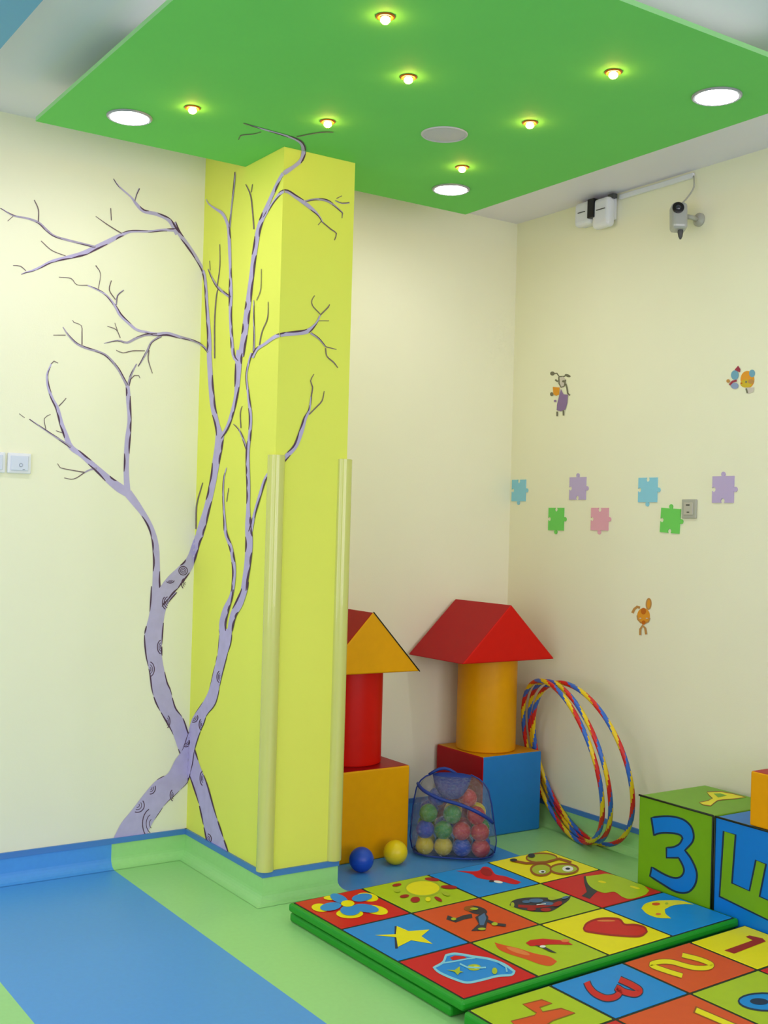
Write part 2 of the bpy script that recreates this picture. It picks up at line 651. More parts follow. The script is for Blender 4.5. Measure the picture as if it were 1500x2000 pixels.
def limb(parent, pts, cx, cy, sc, name=None, strokes=True):
    """pts: (x, y, width) in the coordinates of a photo detail with origin cx,cy and scale sc"""
    full = []
    lastw = 6
    for p in pts:
        lastw = p[2] if len(p) > 2 else lastw
        full.append((cx+p[0]*sc, cy+p[1]*sc, max(lastw*sc, 1.1)))
    path = crom(full, 5.0)
    mx = max(p[2] for p in path)
    k = max(1, int(mx/5))
    lay = next_layer()
    V, Fc = paint_strip(ribbon_rows(path, k), lay, '', None, None)
    thin = mx < 2.6
    m = M_TWIG if thin else (M_LAVT if mx < 7 else M_LAV)
    nm = name or ('twig' if thin else 'branch')
    o = frommesh(nm, V, Fc, m, parent)
    if not thin and strokes:
        v, f = side_strokes(path, RNG, lay+0.0003)
        if f:
            tag(frommesh('bark_stroke', v, f, M_BARK, o), kind='stuff')
    return o


def trunk(parent, L, R, cx, cy, sc):
    Lp = crom_fixed([(cx+a*sc, cy+b*sc) for a, b in L], 7)
    Rp = crom_fixed([(cx+a*sc, cy+b*sc) for a, b in R], 7)
    rows = []
    for a, b in zip(Lp, Rp):
        rows.append([(a[0]+(b[0]-a[0])*j/8, a[1]+(b[1]-a[1])*j/8) for j in range(9)])
    V, Fc = paint_strip(rows, next_layer(), '', None, None)
    o = frommesh('trunk', V, Fc, M_LAV, parent)
    V, Fc = [], []
    for E, sgn in ((Lp, 1), (Rp, -1)):
        i = 0
        while i < len(E)-3:
            run = RNG.randint(5, 14)
            if RNG.random() < 0.75:
                seg = []
                for q in range(i, min(len(E), i+run)):
                    f = (q-i)/run
                    seg.append((E[q][0], E[q][1], 0.8+2.0*math.sin(math.pi*f)))
                if len(seg) > 1:
                    v, f = paint_strip(ribbon_rows(seg, 1), 0.0016, '', None, None)
                    b0 = len(V)
                    V += v
                    Fc += [tuple(b0+k for k in ff) for ff in f]
            i += run
    tag(frommesh('bark_stroke', V, Fc, M_BARK, o), kind='stuff')
    return o


def crom_fixed(pts, seg):
    out = []
    P = [tuple(2*pts[0][k]-pts[1][k] for k in (0, 1))] + list(pts) + [tuple(2*pts[-1][k]-pts[-2][k] for k in (0, 1))]
    for i in range(1, len(P)-2):
        p0, p1, p2, p3 = P[i-1:i+3]
        for j in range(seg):
            t = j/seg
            out.append(tuple(0.5*((2*p1[k]) + (-p0[k]+p2[k])*t + (2*p0[k]-5*p1[k]+4*p2[k]-p3[k])*t*t
                                  + (-p0[k]+3*p1[k]-3*p2[k]+p3[k])*t**3) for k in (0, 1)))
    out.append(tuple(pts[-1]))
    return out


def knot(parent, x, y, rx, ry, a0, a1, cx, cy, sc, rot=0.0):
    V, Fc = [], []
    for f in (1.0, 0.62, 0.3):
        pts = []
        for i in range(13):
            a = math.radians(a0+(a1-a0)*i/12)
            px, py = rx*f*math.cos(a), ry*f*math.sin(a)
            c, s = math.cos(math.radians(rot)), math.sin(math.radians(rot))
            pts.append((cx+(x+px*c-py*s)*sc, cy+(y+px*s+py*c)*sc, 1.7 if f == 1 else 1.2))
        v, ff = paint_strip(ribbon_rows(pts, 1), LAYER[0]+0.0006, '', None, None)
        b0 = len(V)
        V += v
        Fc += [tuple(b0+k for k in q) for q in ff]
    tag(frommesh('knot', V, Fc, M_BARK, parent), kind='stuff')


q8 = 0.8/3
C3 = (0, 300, q8)
C4 = (350, 200, q8)
C5 = (0, 700, q8)
C6 = (350, 700, q8)
C7 = (150, 1100, 0.3)

# tree with the left-leaning crown, its foot on the column
treeB = empty('painted_tree', onplane(432, 1640, 0, X0))
tag(treeB, 'painted lavender tree rooted on the column and spreading left over the wall', 'mural', 'lavender trees of the wall mural')
tb = trunk(treeB,
           [(855, 1840), (830, 1720), (800, 1580), (770, 1480), (735, 1380), (700, 1300), (660, 1210), (620, 1100), (570, 1010), (520, 920), (490, 830), (475, 720), (450, 600), (440, 480), (450, 420), (470, 340), (480, 250), (485, 150)],
           [(990, 1890), (940, 1740), (895, 1600), (850, 1440), (800, 1310), (770, 1220), (725, 1110), (690, 1010), (640, 940), (610, 830), (585, 770), (562, 660), (552, 580), (555, 490), (562, 400), (575, 320), (600, 250), (650, 190)], *C7)
for k in ((550, 545, 26, 45, 100, 260), (472, 690, 32, 48, -80, 80), (598, 255, 30, 38, 110, 255), (850, 1795, 28, 34, -80, 80), (580, 1030, 26, 44, -60, 70), (828, 1400, 24, 50, 110, 250)):
    knot(tb, *k, *C7)
# left fork
limb(treeB, [(1148, 1750, 75), (1145, 1640, 58), (1145, 1500, 50), (1140, 1390, 50), (1122, 1290, 42), (1085, 1200, 40), (1040, 1125, 42), (985, 1050, 55), (935, 985, 62)], *C5, name='branch')
limb(treeB, [(932, 975, 46), (925, 850, 40), (925, 750, 38), (935, 600, 42), (948, 450, 30), (940, 300, 34), (933, 190, 28)], *C5)
limb(treeB, [(940, 990, 60), (870, 945, 66), (800, 890, 55), (700, 800, 44), (600, 710, 36), (520, 650, 38), (480, 560, 36), (450, 480, 32), (420, 370, 28), (380, 290, 22), (352, 200, 20), (345, 120, 15), (375, 40, 9)], *C5)
limb(treeB, [(520, 650, 20), (430, 590, 14), (340, 530, 11), (215, 445, 7)], *C5)
for tw in ([(180, 435, 5), (140, 405, 4)], [(335, 520, 6), (325, 440, 6), (370, 410, 5)], [(430, 350, 8), (455, 325, 7), (485, 290, 5)], [(455, 545, 6), (410, 530, 5)],
           [(375, 40, 7), (395, 20, 8), (425, 35, 5)], [(620, 835, 9), (560, 825, 8), (440, 800, 6), (420, 770, 4)], [(620, 835, 9), (560, 875, 7), (520, 885, 6), (470, 875, 5)]):
    limb(treeB, tw, *C5)
limb(treeB, [(710, 805, 16), (660, 815, 12), (620, 835, 11)], *C5)
# middle left crown
limb(treeB, [(930, 1700, 22), (900, 1640, 19), (860, 1570, 18), (790, 1490, 18), (730, 1455, 16), (620, 1420, 18), (560, 1390, 15), (500, 1330, 12), (460, 1270, 6)], *C3)
limb(treeB, [(938, 1700, 22), (960, 1620, 16), (1000, 1540, 9)], *C3)
for tw in ([(480, 1330, 6), (390, 1330, 5)], [(600, 1400, 9), (600, 1310, 8), (595, 1260, 5), (540, 1235, 6), (530, 1220, 4)], [(950, 1660, 8), (985, 1625, 8), (1015, 1625, 6), (1025, 1645, 5)]):
    limb(treeB, tw, *C3)
# right fork up the column
limb(treeB, [(1150, 1790, 95), (1260, 1650, 112), (1340, 1560, 96), (1400, 1470, 68), (1440, 1350, 58), (1470, 1280, 54)], *C5)
for k in ((1340, 1555, 32, 32, 0, 360), (1222, 1790, 34, 50, 110, 240), (1245, 1622, 30, 24, 10, 150), (1362, 1650, 34, 44, 130, 240)):
    knot(tb, *k, *C5)
limb(treeB, [(150, 1290, 56), (175, 1210, 56), (210, 1080, 48), (245, 920, 48), (270, 770, 54), (292, 640, 60), (300, 550, 62)], *C6)
limb(treeB, [(298, 560, 50), (278, 480, 38), (250, 350, 40), (235, 200, 38), (225, 50, 36), (220, -60, 34)], *C6)
limb(treeB, [(222, 1820, 36), (220, 1700, 30), (205, 1500, 24), (196, 1350, 22), (180, 1250, 24), (130, 1150, 26), (70, 1060, 30), (0, 960, 30), (-40, 880, 34)], *C4)
limb(treeB, [(1300, 590, 36), (1240, 490, 30), (1150, 445, 26), (1050, 420, 26), (990, 360, 20), (960, 320, 12), (870, 240, 10), (830, 185, 5)], *C3)
limb(treeB, [(1290, 560, 28), (1200, 560, 20), (1100, 570, 18), (960, 570, 20), (880, 600, 28), (780, 650, 35), (690, 695, 38), (600, 735, 36), (500, 760, 28), (380, 790, 22), (300, 830, 18), (230, 860, 14), (190, 870, 10), (155, 885, 6)], *C3)
limb(treeB, [(700, 685, 16), (600, 660, 16), (500, 635, 16), (400, 605, 15), (340, 560, 18), (280, 505, 17), (200, 475, 14), (100, 455, 12), (20, 410, 7), (0, 400, 5)], *C3)
for tw in ([(985, 350, 8), (1000, 300, 8), (1020, 255, 11)], [(190, 860, 6), (150, 825, 7), (95, 820, 5)], [(280, 500, 9), (280, 410, 9), (250, 340, 7)], [(480, 750, 6), (380, 710, 6), (300, 640, 6)],
           [(890, 585, 9), (800, 530, 8), (700, 460, 5)], [(815, 490, 7), (810, 400, 7)], [(95, 460, 6), (55, 495, 5)]):
    limb(treeB, tw, *C3)
# second left branch
limb(treeB, [(215, 1830, 16), (170, 1780, 15), (100, 1745, 16), (0, 1718, 20)], *C4)
limb(treeB, [(1320, 1345, 22), (1220, 1320, 30), (1150, 1325, 26), (1080, 1310, 18), (1000, 1290, 18), (940, 1240, 20), (880, 1180, 24), (845, 1120, 18), (780, 1040, 13), (720, 1000, 12), (640, 965, 8)], *C3)
limb(treeB, [(1150, 1325, 20), (1060, 1330, 17), (980, 1360, 18), (930, 1385, 16), (860, 1370, 11), (760, 1390, 5)], *C3)
limb(treeB, [(1180, 1335, 18), (1110, 1380, 14), (1080, 1440, 16), (1030, 1530, 11), (1010, 1560, 6)], *C3)
for tw in ([(640, 965, 7), (560, 960, 5), (520, 915, 6), (430, 905, 5)], [(720, 990, 6), (735, 880, 5), (700, 820, 8)], [(845, 1070, 7), (800, 1000, 8), (815, 930, 7)], [(850, 1110, 10), (860, 1040, 10), (905, 1000, 9)],
           [(880, 1350, 6), (850, 1290, 6), (785, 1265, 5)], [(860, 1300, 5), (840, 1240, 4)], [(1090, 1440, 9), (1085, 1510, 8), (1115, 1610, 5)], [(1060, 1445, 7), (970, 1445, 8), (900, 1460, 6), (850, 1440, 5)]):
    limb(treeB, tw, *C3)
# long limb that bends over onto the ceiling panel
limb(treeB, [(300, 580, 30), (350, 515, 26), (390, 400, 28), (420, 270, 30), (430, 130, 44), (438, 20, 48), (446, -60, 46)], *C6)
limb(treeB, [(455, 1860, 46), (480, 1700, 45), (505, 1500, 42), (530, 1300, 36), (555, 1100, 36), (580, 950, 36), (610, 850, 34), (660, 730, 26), (710, 620, 26), (750, 540, 22), (780, 510, 34), (840, 470, 26), (895, 420, 30), (912, 350, 34), (900, 300, 28), (850, 265, 18), (760, 235, 14), (640, 200, 10), (520, 165, 6)], *C4)
limb(treeB, [(620, 850, 14), (660, 780, 16), (700, 720, 15), (750, 660, 24), (790, 652, 26), (850, 690, 28), (920, 740, 30), (980, 790, 24), (1020, 830, 14), (1050, 880, 9)], *C4)
limb(treeB, [(920, 725, 14), (1000, 710, 16), (1080, 720, 20), (1140, 760, 13), (1195, 810, 9)], *C4)
for tw in ([(520, 165, 6), (470, 150, 6)], [(600, 215, 5), (540, 230, 5), (450, 240, 7), (435, 270, 5)], [(860, 250, 7), (930, 235, 6), (1050, 215, 7), (1130, 215, 5)],
           [(1050, 880, 9), (1110, 930, 9), (1150, 960, 8), (1135, 1010, 7)], [(1195, 810, 8), (1190, 850, 5)], [(1140, 720, 8), (1190, 740, 9), (1245, 735, 11)], [(1150, 705, 6), (1190, 685, 5)], [(1040, 870, 6), (1015, 900, 5)]):
    limb(treeB, tw, *C4)
# inner upright limb
limb(treeB, [(430, 1900, 20), (400, 1850, 24), (385, 1700, 22), (378, 1550, 22), (380, 1400, 28), (378, 1250, 18), (372, 1080, 22), (365, 930, 22), (345, 860, 20), (315, 810, 22), (260, 775, 14), (215, 740, 8), (200, 710, 5)], *C4)
limb(treeB, [(380, 1430, 20), (290, 1360, 18), (240, 1280, 11), (215, 1220, 6)], *C4)
limb(treeB, [(372, 920, 12), (385, 780, 10), (400, 650, 12), (410, 550, 11), (412, 510, 6)], *C4)
for tw in ([(280, 1350, 7), (300, 1200, 6), (300, 1040, 4)], [(230, 1230, 4), (225, 1160, 4)], [(262, 1875, 8), (262, 1600, 9), (275, 1420, 8), (285, 1370, 6)], [(550, 930, 9), (540, 800, 9), (525, 680, 9), (490, 600, 6)], [(530, 660, 5), (540, 600, 5)]):
    limb(treeB, tw, *C4)
for tw in ([(125, 1250, 9), (130, 1080, 9), (160, 960, 7), (175, 910, 5)],):
    limb(treeB, tw, *C6)

# tree whose foot is on the wall and whose crown climbs the column
treeA = empty('painted_tree', onplane(255, 1632, 1, 0.0))
tag(treeA, 'painted lavender tree rooted low on the wall, leaning right up the yellow column', 'mural', 'lavender trees of the wall mural')
ta = trunk(treeA,
           [(235, 1795), (290, 1690), (355, 1610), (435, 1505), (510, 1420), (590, 1370), (640, 1280), (690, 1210), (725, 1110), (755, 1010), (815, 920), (865, 820), (900, 680), (920, 590), (930, 500), (932, 430)],
           [(455, 1765), (492, 1690), (535, 1620), (590, 1550), (655, 1490), (720, 1420), (748, 1330), (765, 1230), (785, 1150), (820, 1060), (850, 985), (908, 900), (948, 720), (974, 620), (1002, 520), (1015, 425)], *C7)
for k in ((392, 1575, 46, 46, -40, 110), (490, 1695, 64, 100, 110, 250), (632, 1510, 26, 40, 110, 240), (708, 1165, 30, 30, -30, 110), (764, 1005, 28, 30, -30, 110), (940, 740, 24, 40, 110, 250), (822, 1050, 22, 40, 110, 240), (478, 1462, 32, 40, -20, 100)):
    knot(ta, *k, *C7)
limb(treeA, [(952, 440, 44), (955, 380, 46), (975, 300, 42), (1005, 225, 26), (1017, 170, 18)], *C7)
limb(treeA, [(1000, 440, 34), (1022, 340, 42), (1060, 260, 52), (1095, 170, 40), (1105, 120, 36)], *C7)
limb(treeA, [(395, 1710, 22), (405, 1550, 28), (385, 1400, 26), (345, 1280, 24), (335, 1180, 18), (325, 1000, 12), (330, 880, 10), (350, 800, 5)], *C6)
limb(treeA, [(475, 1700, 42), (505, 1500, 48), (515, 1350, 54), (510, 1220, 46), (508, 1100, 27), (510, 950, 28), (505, 800, 28), (505, 670, 27), (520, 560, 22), (525, 420, 24), (510, 270, 18), (495, 130, 13), (515, 20, 14), (535, -40, 16)], *C6)
limb(treeA, [(525, 1270, 30), (552, 1150, 20), (580, 1050, 22), (610, 950, 22), (640, 870, 22), (690, 810, 30), (750, 755, 40), (800, 700, 34), (850, 640, 34), (890, 540, 34), (920, 440, 26), (950, 380, 16), (965, 280, 10)], *C6)
limb(treeA, [(500, 670, 16), (460, 560, 13), (435, 515, 8), (400, 480, 5)], *C6)
for tw in ([(350, 1050, 5), (365, 950, 4)], [(455, 510, 7), (450, 400, 6), (465, 350, 4)], [(965, 280, 9), (975, 210, 9), (960, 165, 7), (985, 115, 5)], [(950, 410, 9), (1010, 350, 9), (1045, 310, 8), (1060, 240, 5)]):
    limb(treeA, tw, *C6)
limb(treeA, [(540, 1870, 20), (570, 1810, 22), (630, 1770, 20), (700, 1720, 26), (760, 1700, 30), (850, 1690, 34), (940, 1675, 34), (1000, 1620, 15), (1030, 1560, 11)], *C4)
limb(treeA, [(960, 1690, 16), (1020, 1730, 12), (1070, 1790, 9)], *C4)
limb(treeA, [(550, 1830, 14), (552, 1700, 11), (550, 1600, 10), (550, 1450, 6)], *C4)
for tw in ([(1030, 1560, 9), (1090, 1500, 9), (1100, 1480, 6)], [(1030, 1550, 7), (975, 1490, 7), (970, 1450, 6), (990, 1415, 5)], [(1020, 1600, 5), (1095, 1600, 5)], [(1070, 1790, 8), (1150, 1810, 5)],
           [(1070, 1800, 8), (1080, 1860, 8), (1130, 1905, 9), (1160, 1945, 5)], [(590, 1780, 7), (610, 1680, 7), (650, 1580, 6), (655, 1460, 4)], [(570, 1450, 5), (600, 1370, 5), (605, 1220, 4)]):
    limb(treeA, tw, *C4)


# ------------------------------------------------------------------ column corner guards
def corner_guard(cx, cy, sx, lab):
    t = empty('corner_guard', (cx, cy, BH+0.008))
    tag(t, lab, 'corner guard', 'cream guards on the column corners')
    z0, z1 = BH+0.0085, 1.522
    r = 0.030
    ox, oy = cx - sx*0.008, cy + 0.008          # centre just inside the corner
    # rounded sleeve: arc of 270 degrees open towards the column
    n = 24
    V, Fc = [], []
    a0 = math.radians(-90 - 135 if sx < 0 else -90 - 135)
    base = math.atan2(-1, sx)
    for zi, z in enumerate((z0, z1)):
        for rr in (r, r-0.004):
            for k in range(n+1):
                a = base + math.radians(-132 + 264*k/n)
                V.append((ox+rr*math.cos(a), oy+rr*math.sin(a), z))
    m = n+1
    for k in range(n):
        Fc.append((k, k+1, 2*m+k+1, 2*m+k))
        Fc.append((m+k+1, m+k, 3*m+k, 3*m+k+1))
        Fc.append((k+1, k, m+k, m+k+1))
        Fc.append((2*m+k, 2*m+k+1, 3*m+k+1, 3*m+k))
    Fc.append((0, 2*m, 3*m, m))
    Fc.append((n, m+n, 3*m+n, 2*m+n))
    frommesh('sleeve', V, Fc, M_GUARD, t, True).data.set_sharp_from_angle(angle=math.radians(40))
    V, Fc = [], []
    for z in (z1-0.012, z1+0.001):
        for k in range(24):
            a = 2*math.pi*k/24
            V.append((ox+(r-0.0035)*math.cos(a), oy+(r-0.0035)*math.sin(a), z))
    for k in range(24):
        Fc.append((k, (k+1) % 24, 24+(k+1) % 24, 24+k))
    Fc.append(tuple(range(24, 48)))
    frommesh('end_cap', V, Fc, M_GUARD, t)


corner_guard(X0, -PP, -1, 'cream plastic guard on the left front corner of the yellow column')
corner_guard(X1, -PP, 1, 'cream plastic guard on the right front corner of the yellow column')


# ------------------------------------------------------------------ flat prints
def ell(cx, cy, rx, ry, rot=0, n=22):
    c, s = math.cos(math.radians(rot)), math.sin(math.radians(rot))
    return [(cx+rx*math.cos(2*math.pi*i/n)*c-ry*math.sin(2*math.pi*i/n)*s, cy+rx*math.cos(2*math.pi*i/n)*s+ry*math.sin(2*math.pi*i/n)*c) for i in range(n)]


def smooth(pts, lim=52):
    """round off a closed outline, keeping its sharp corners"""
    n = len(pts)
    cor = []
    for i in range(n):
        a, b, c = pts[i-1], pts[i], pts[(i+1) % n]
        t1 = math.atan2(b[1]-a[1], b[0]-a[0])
        t2 = math.atan2(c[1]-b[1], c[0]-b[0])
        d = abs((t2-t1+math.pi) % (2*math.pi)-math.pi)
        if math.degrees(d) > lim:
            cor.append(i)
    if not cor:
        cor = [0]
    out = []
    for k, i in enumerate(cor):
        j = cor[(k+1) % len(cor)]
        run = [pts[i]]
        q = i
        while True:
            q = (q+1) % n
            run.append(pts[q])
            if q == j:
                break
        out += (crom_fixed(run, 4) if len(run) > 2 else run)[:-1]
    return out


def printed(name, parent, plane, shapes, crop, off0=0.0006, label=None):
    """shapes: ('p', material, pts) filled outline; ('l', material, pts, width) stroke; on plane (axis, value, normal)"""
    ax, val, nrm = plane
    cx, cy, sc = crop
    V, Fc, mi, mats = [], [], [], []
    off = off0
    for sh in shapes:
        m = sh[1]
        if m not in mats:
            mats.append(m)
        idx = mats.index(m)
        b0 = len(V)
        if sh[0] == 'p':
            pts = [(cx+x*sc, cy+y*sc) for x, y in sh[2]]
            V += [onplane(x, y, ax, val)+nrm*off for x, y in pts]
            for tri in tessellate_polygon([[Vector((x, y, 0)) for x, y in pts]]):
                Fc.append(tuple(b0+k for k in tri))
                mi.append(idx)
        else:
            wd = sh[3]*sc
            closed = len(sh) > 4 and sh[4]
            pl_ = [(cx+x*sc, cy+y*sc) for x, y in sh[2]]
            if closed:
                pl_ = pl_ + [pl_[0]]
            path = [(x, y, wd) for x, y in pl_]
            rows = []
            for i, (x, y, w_) in enumerate(path):
                if closed and i in (0, len(path)-1):
                    a, b = path[-2], path[1]
                else:
                    a, b = path[max(0, i-1)], path[min(len(path)-1, i+1)]
                dx, dy = b[0]-a[0], b[1]-a[1]
                L = math.hypot(dx, dy) or 1
                rows.append(((x-dy/L*w_/2, y+dx/L*w_/2), (x+dy/L*w_/2, y-dx/L*w_/2)))
            for a, b in rows:
                V.append(onplane(*a, ax, val)+nrm*off)
                V.append(onplane(*b, ax, val)+nrm*off)
            for i in range(len(rows)-1):
                Fc.append((b0+2*i, b0+2*i+1, b0+2*i+3, b0+2*i+2))
                mi.append(idx)
        off += 0.00025
    o = frommesh(name, V, Fc, mats, parent, False, mi)
    # make every face look out of the surface it is printed on
    me = o.data
    fl = [p.index for p in me.polygons if p.normal.dot(nrm) < 0]
    if fl:
        bm = bmesh.new()
        bm.from_mesh(me)
        bm.faces.ensure_lookup_table()
        bmesh.ops.reverse_faces(bm, faces=[bm.faces[i] for i in fl])
        bm.to_mesh(me)
        bm.free()
    if label:
        o['label'] = label
    return o


# ------------------------------------------------------------------ soft play blocks
def soft_solid(name, corners, faces, fmats, org, rz, parent_label, cat, group, bevel=0.007, pipes=None, pipe_r=0.003):
    """a stuffed vinyl solid: one cover panel per face, optional piping along edges"""
    t = empty(name, org, rz)
    tag(t, parent_label, cat, group)
    bm = bmesh.new()
    vs = [bm.verts.new(c) for c in corners]
    for f in faces:
        bm.faces.new([vs[i] for i in f])
    bmesh.ops.recalc_face_normals(bm, faces=bm.faces)
    norms = [f.normal.copy() for f in bm.faces]
    bm.normal_update()
    norms = [f.normal.copy() for f in bm.faces]
    bmesh.ops.bevel(bm, geom=list(bm.edges), offset=bevel, segments=3, affect='EDGES', profile=0.5)
    bm.normal_update()
    M = Matrix.Translation(Vector(org)) @ Matrix.Rotation(rz, 4, 'Z')
    panels = []
    for i, nrm in enumerate(norms):
        V, Fc, idx = [], [], {}
        for f in bm.faces:
            best = max(range(len(norms)), key=lambda k: f.normal.dot(norms[k])+(1e-4*k))
            if best != i:
                continue
            ff = []
            for v in f.verts:
                if v.index not in idx or True:
                    key = tuple(round(c, 6) for c in v.co)
                    if key not in idx:
                        idx[key] = len(V)
                        V.append(M @ v.co)
                    ff.append(idx[key])
            Fc.append(tuple(ff))
        o = frommesh('cover_panel', V, Fc, fmats[i], t)
        panels.append(o)
    bm.free()
    for (a, b) in (pipes or []):
        p, q = M @ Vector(corners[a]), M @ Vector(corners[b])
        tube('piping', [p, q], pipe_r, V_PIPE, t, 6)
    return t, panels


def soft_cube(org, size, rz, cols, label, group, pipes=None, bevel=0.008, cat='soft block', pr=0.003):
    """cols: materials for bottom, top, front(-y), right(+x), back(+y), left(-x); org = base centre"""
    sx, sy, sz = size[0]/2, size[1]/2, size[2]
    c = [(-sx, -sy, 0), (sx, -sy, 0), (sx, sy, 0), (-sx, sy, 0), (-sx, -sy, sz), (sx, -sy, sz), (sx, sy, sz), (-sx, sy, sz)]
    f = [(0, 3, 2, 1), (4, 5, 6, 7), (0, 1, 5, 4), (1, 2, 6, 5), (2, 3, 7, 6), (3, 0, 4, 7)]
    return soft_solid('soft_cube', c, f, cols, org, rz, label, cat, group, bevel, pipes, pr)


def soft_prism(org, wd, dp, ht, rz, cols, label, group, pipes=None):
    """triangular prism, triangle in x-z, depth along y; cols: bottom, front, back, left slope, right slope"""
    h, d = wd/2, dp/2
    c = [(-h, -d, 0), (h, -d, 0), (0, -d, ht), (-h, d, 0), (h, d, 0), (0, d, ht)]
    f = [(0, 3, 4, 1), (0, 1, 2), (4, 3, 5), (0, 2, 5, 3), (1, 4, 5, 2)]
    return soft_solid('soft_prism', c, f, cols, org, rz, label, 'soft block', group, 0.006, pipes, 0.0022)


def soft_cylinder(org, r, h, m, capm, label, group):
    t = empty('soft_cylinder', org)
    tag(t, label, 'soft block', group)
    z = org[2]
    lathe('side_cover', [(r-0.006, 0.001), (r-0.001, 0.004), (r, 0.012), (r, h-0.012), (r-0.001, h-0.004), (r-0.006, h-0.001)], org, (0, 0, 1), m, t, 48)
    lathe('end_panel', [(r-0.007, 0.0), (r-0.007, 0.0015)], (org[0], org[1], z), (0, 0, 1), capm, t, 48)
    lathe('end_panel', [(r-0.007, h-0.0015), (r-0.007, h)], (org[0], org[1], z), (0, 0, 1), capm, t, 48)
    sp = [(org[0]+(r+0.0003)*math.cos(0.9), org[1]+(r+0.0003)*math.sin(0.9), z+zz) for zz in (0.012, h-0.012)]
    tube('seam', sp, 0.0012, m, t, 5)


G1 = 'soft play blocks stacked as two towers'
# right tower
soft_cube((-0.2385, -0.183, 0), (0.325, 0.325, 0.337), 0, [V_BLUE, V_YEL, V_BLUE, V_CRIM, V_RED, V_CRIM],
          'soft cube with blue front, crimson side and yellow top in the corner', G1)
soft_cylinder((-0.262, -0.19, 0.3375), 0.129, 0.399, V_YEL2, V_YEL2, 'yellow soft cylinder standing on the blue and crimson cube', G1)
soft_prism((-0.312, -0.205, 0.737), 0.51, 0.375, 0.238, 0.02, [V_CRIM, V_RED, V_RED, V_CRIM, V_CRIM],
           'all red soft prism roof on the yellow cylinder', G1)
# left tower, half behind the column
soft_cube((-0.962, -0.222, 0), (0.325, 0.325, 0.350), 0, [V_YEL, V_CRIM, V_YEL, V_BLUE, V_YEL, V_BLUE],
          'soft cube with yellow front and dark red top beside the column', G1)
soft_cylinder((-0.978, -0.21, 0.3505), 0.129, 0.372, V_RED, V_RED, 'red soft cylinder half hidden behind the column', G1)
soft_prism((-1.005, -0.225, 0.7235), 0.44, 0.375, 0.236, -0.035, [V_YEL, V_YEL, V_YEL, V_CRIM, V_CRIM],
           'soft prism roof with yellow gable and crimson slope beside the column', G1, pipes=[(1, 2)])

# letter blocks on the right
G2 = 'letter and number blocks by the wall'
ZC = 0.365
gc, gp = soft_cube((-0.230, -1.388, 0), (0.344, 0.330, ZC), 0, [V_OLIVE]*6,
                   'olive green soft cube printed with a blue 3, beside the hoops', G2, pipes=[(4, 7), (0, 4)], bevel=0.006, pr=0.0035)
bc, bp_ = soft_cube((-0.230, -1.734, 0), (0.344, 0.345, ZC), 0, [V_CBLUE]*6,
                    'blue soft cube printed with a green letter E', G2, pipes=[(4, 7), (3, 7)], bevel=0.006, pr=0.0035)
XF = -0.402
C8 = (1230, 1560, 0.18)
PLX = (0, XF, Vector((-1, 0, 0)))
three = [(235, 205), (360, 190), (480, 195), (590, 230), (665, 300), (695, 390), (680, 470), (600, 560), (660, 640), (710, 740), (730, 830), (710, 930), (650, 1005), (570, 1022), (480, 1000), (370, 935), (220, 840),
         (240, 740), (330, 795), (420, 840), (500, 860), (560, 840), (590, 780), (570, 710), (530, 640), (400, 640), (400, 530), (470, 525), (540, 490), (575, 430), (550, 395), (480, 375), (370, 370), (300, 380), (265, 400)]
three = smooth(three)
printed('number_print', gp[5], PLX, [('p', V_CBLUE, three), ('l', T_NAVY, three, 20, True)], C8, label='blue number 3 outlined in dark blue')
eee = [(1020, 350), (1150, 390), (1110, 915), (1300, 1000), (1370, 665), (1480, 710), (1410, 1060), (1600, 1145), (1690, 760), (1810, 810), (1715, 1420), (975, 1060)]
printed('letter_print', bp_[5], PLX, [('p', V_OLIVE, eee), ('l', T_NAVY, eee, 20, True)], C8, label='green letter E lying on its back')
CA = (1360, 1480, 140/1500)
aaa = [(220, 720), (520, 710), (780, 760), (1040, 830), (820, 860), (560, 880), (440, 900), (360, 960), (300, 1010), (150, 990), (60, 940), (250, 900), (340, 850), (270, 790)]
printed('letter_print', gp[1], (2, ZC, Vector((0, 0, 1))), [('p', T_YEL, aaa), ('l', T_BROWN, aaa, 16, True), ('p', V_OLIVE, [(360, 755), (500, 750), (640, 795), (460, 835)])], CA, label='yellow letter A')
soft_cube((-0.232, -1.868, ZC+0.003), (0.34, 0.34, 0.174), 0, [V_YEL, V_CRIM, V_YEL, V_BLUE, V_RED, V_YEL2],
          'yellow and red soft block lying on the blue letter cube', G2, bevel=0.006)

# ------------------------------------------------------------------ play mats
ZM = 0.065


def quad_pt(Q, u, v):
    a = Vector(Q[0]).lerp(Vector(Q[1]), u)
    b = Vector(Q[3]).lerp(Vector(Q[2]), u)
    return a.lerp(b, v)


def slab(bm_name, Q, z0, z1, m, parent, bevel=0.0, seg=3, grow=0.0):
    c = sum((Vector(q) for q in Q), Vector((0, 0)))/4
    P = [Vector(q) + (Vector(q)-c).normalized()*grow for q in Q]
    bm = bmesh.new()
    lo = [bm.verts.new((p.x, p.y, z0)) for p in P]
    hi = [bm.verts.new((p.x, p.y, z1)) for p in P]
    bm.faces.new(lo)
    bm.faces.new(hi)
    for i in range(4):
        j = (i+1) % 4
        bm.faces.new((lo[i], lo[j], hi[j], hi[i]))
    if bevel:
        bmesh.ops.bevel(bm, geom=list(bm.edges), offset=bevel, segments=seg, affect='EDGES', profile=0.5)
    return frombm(bm_name, bm, m, parent)


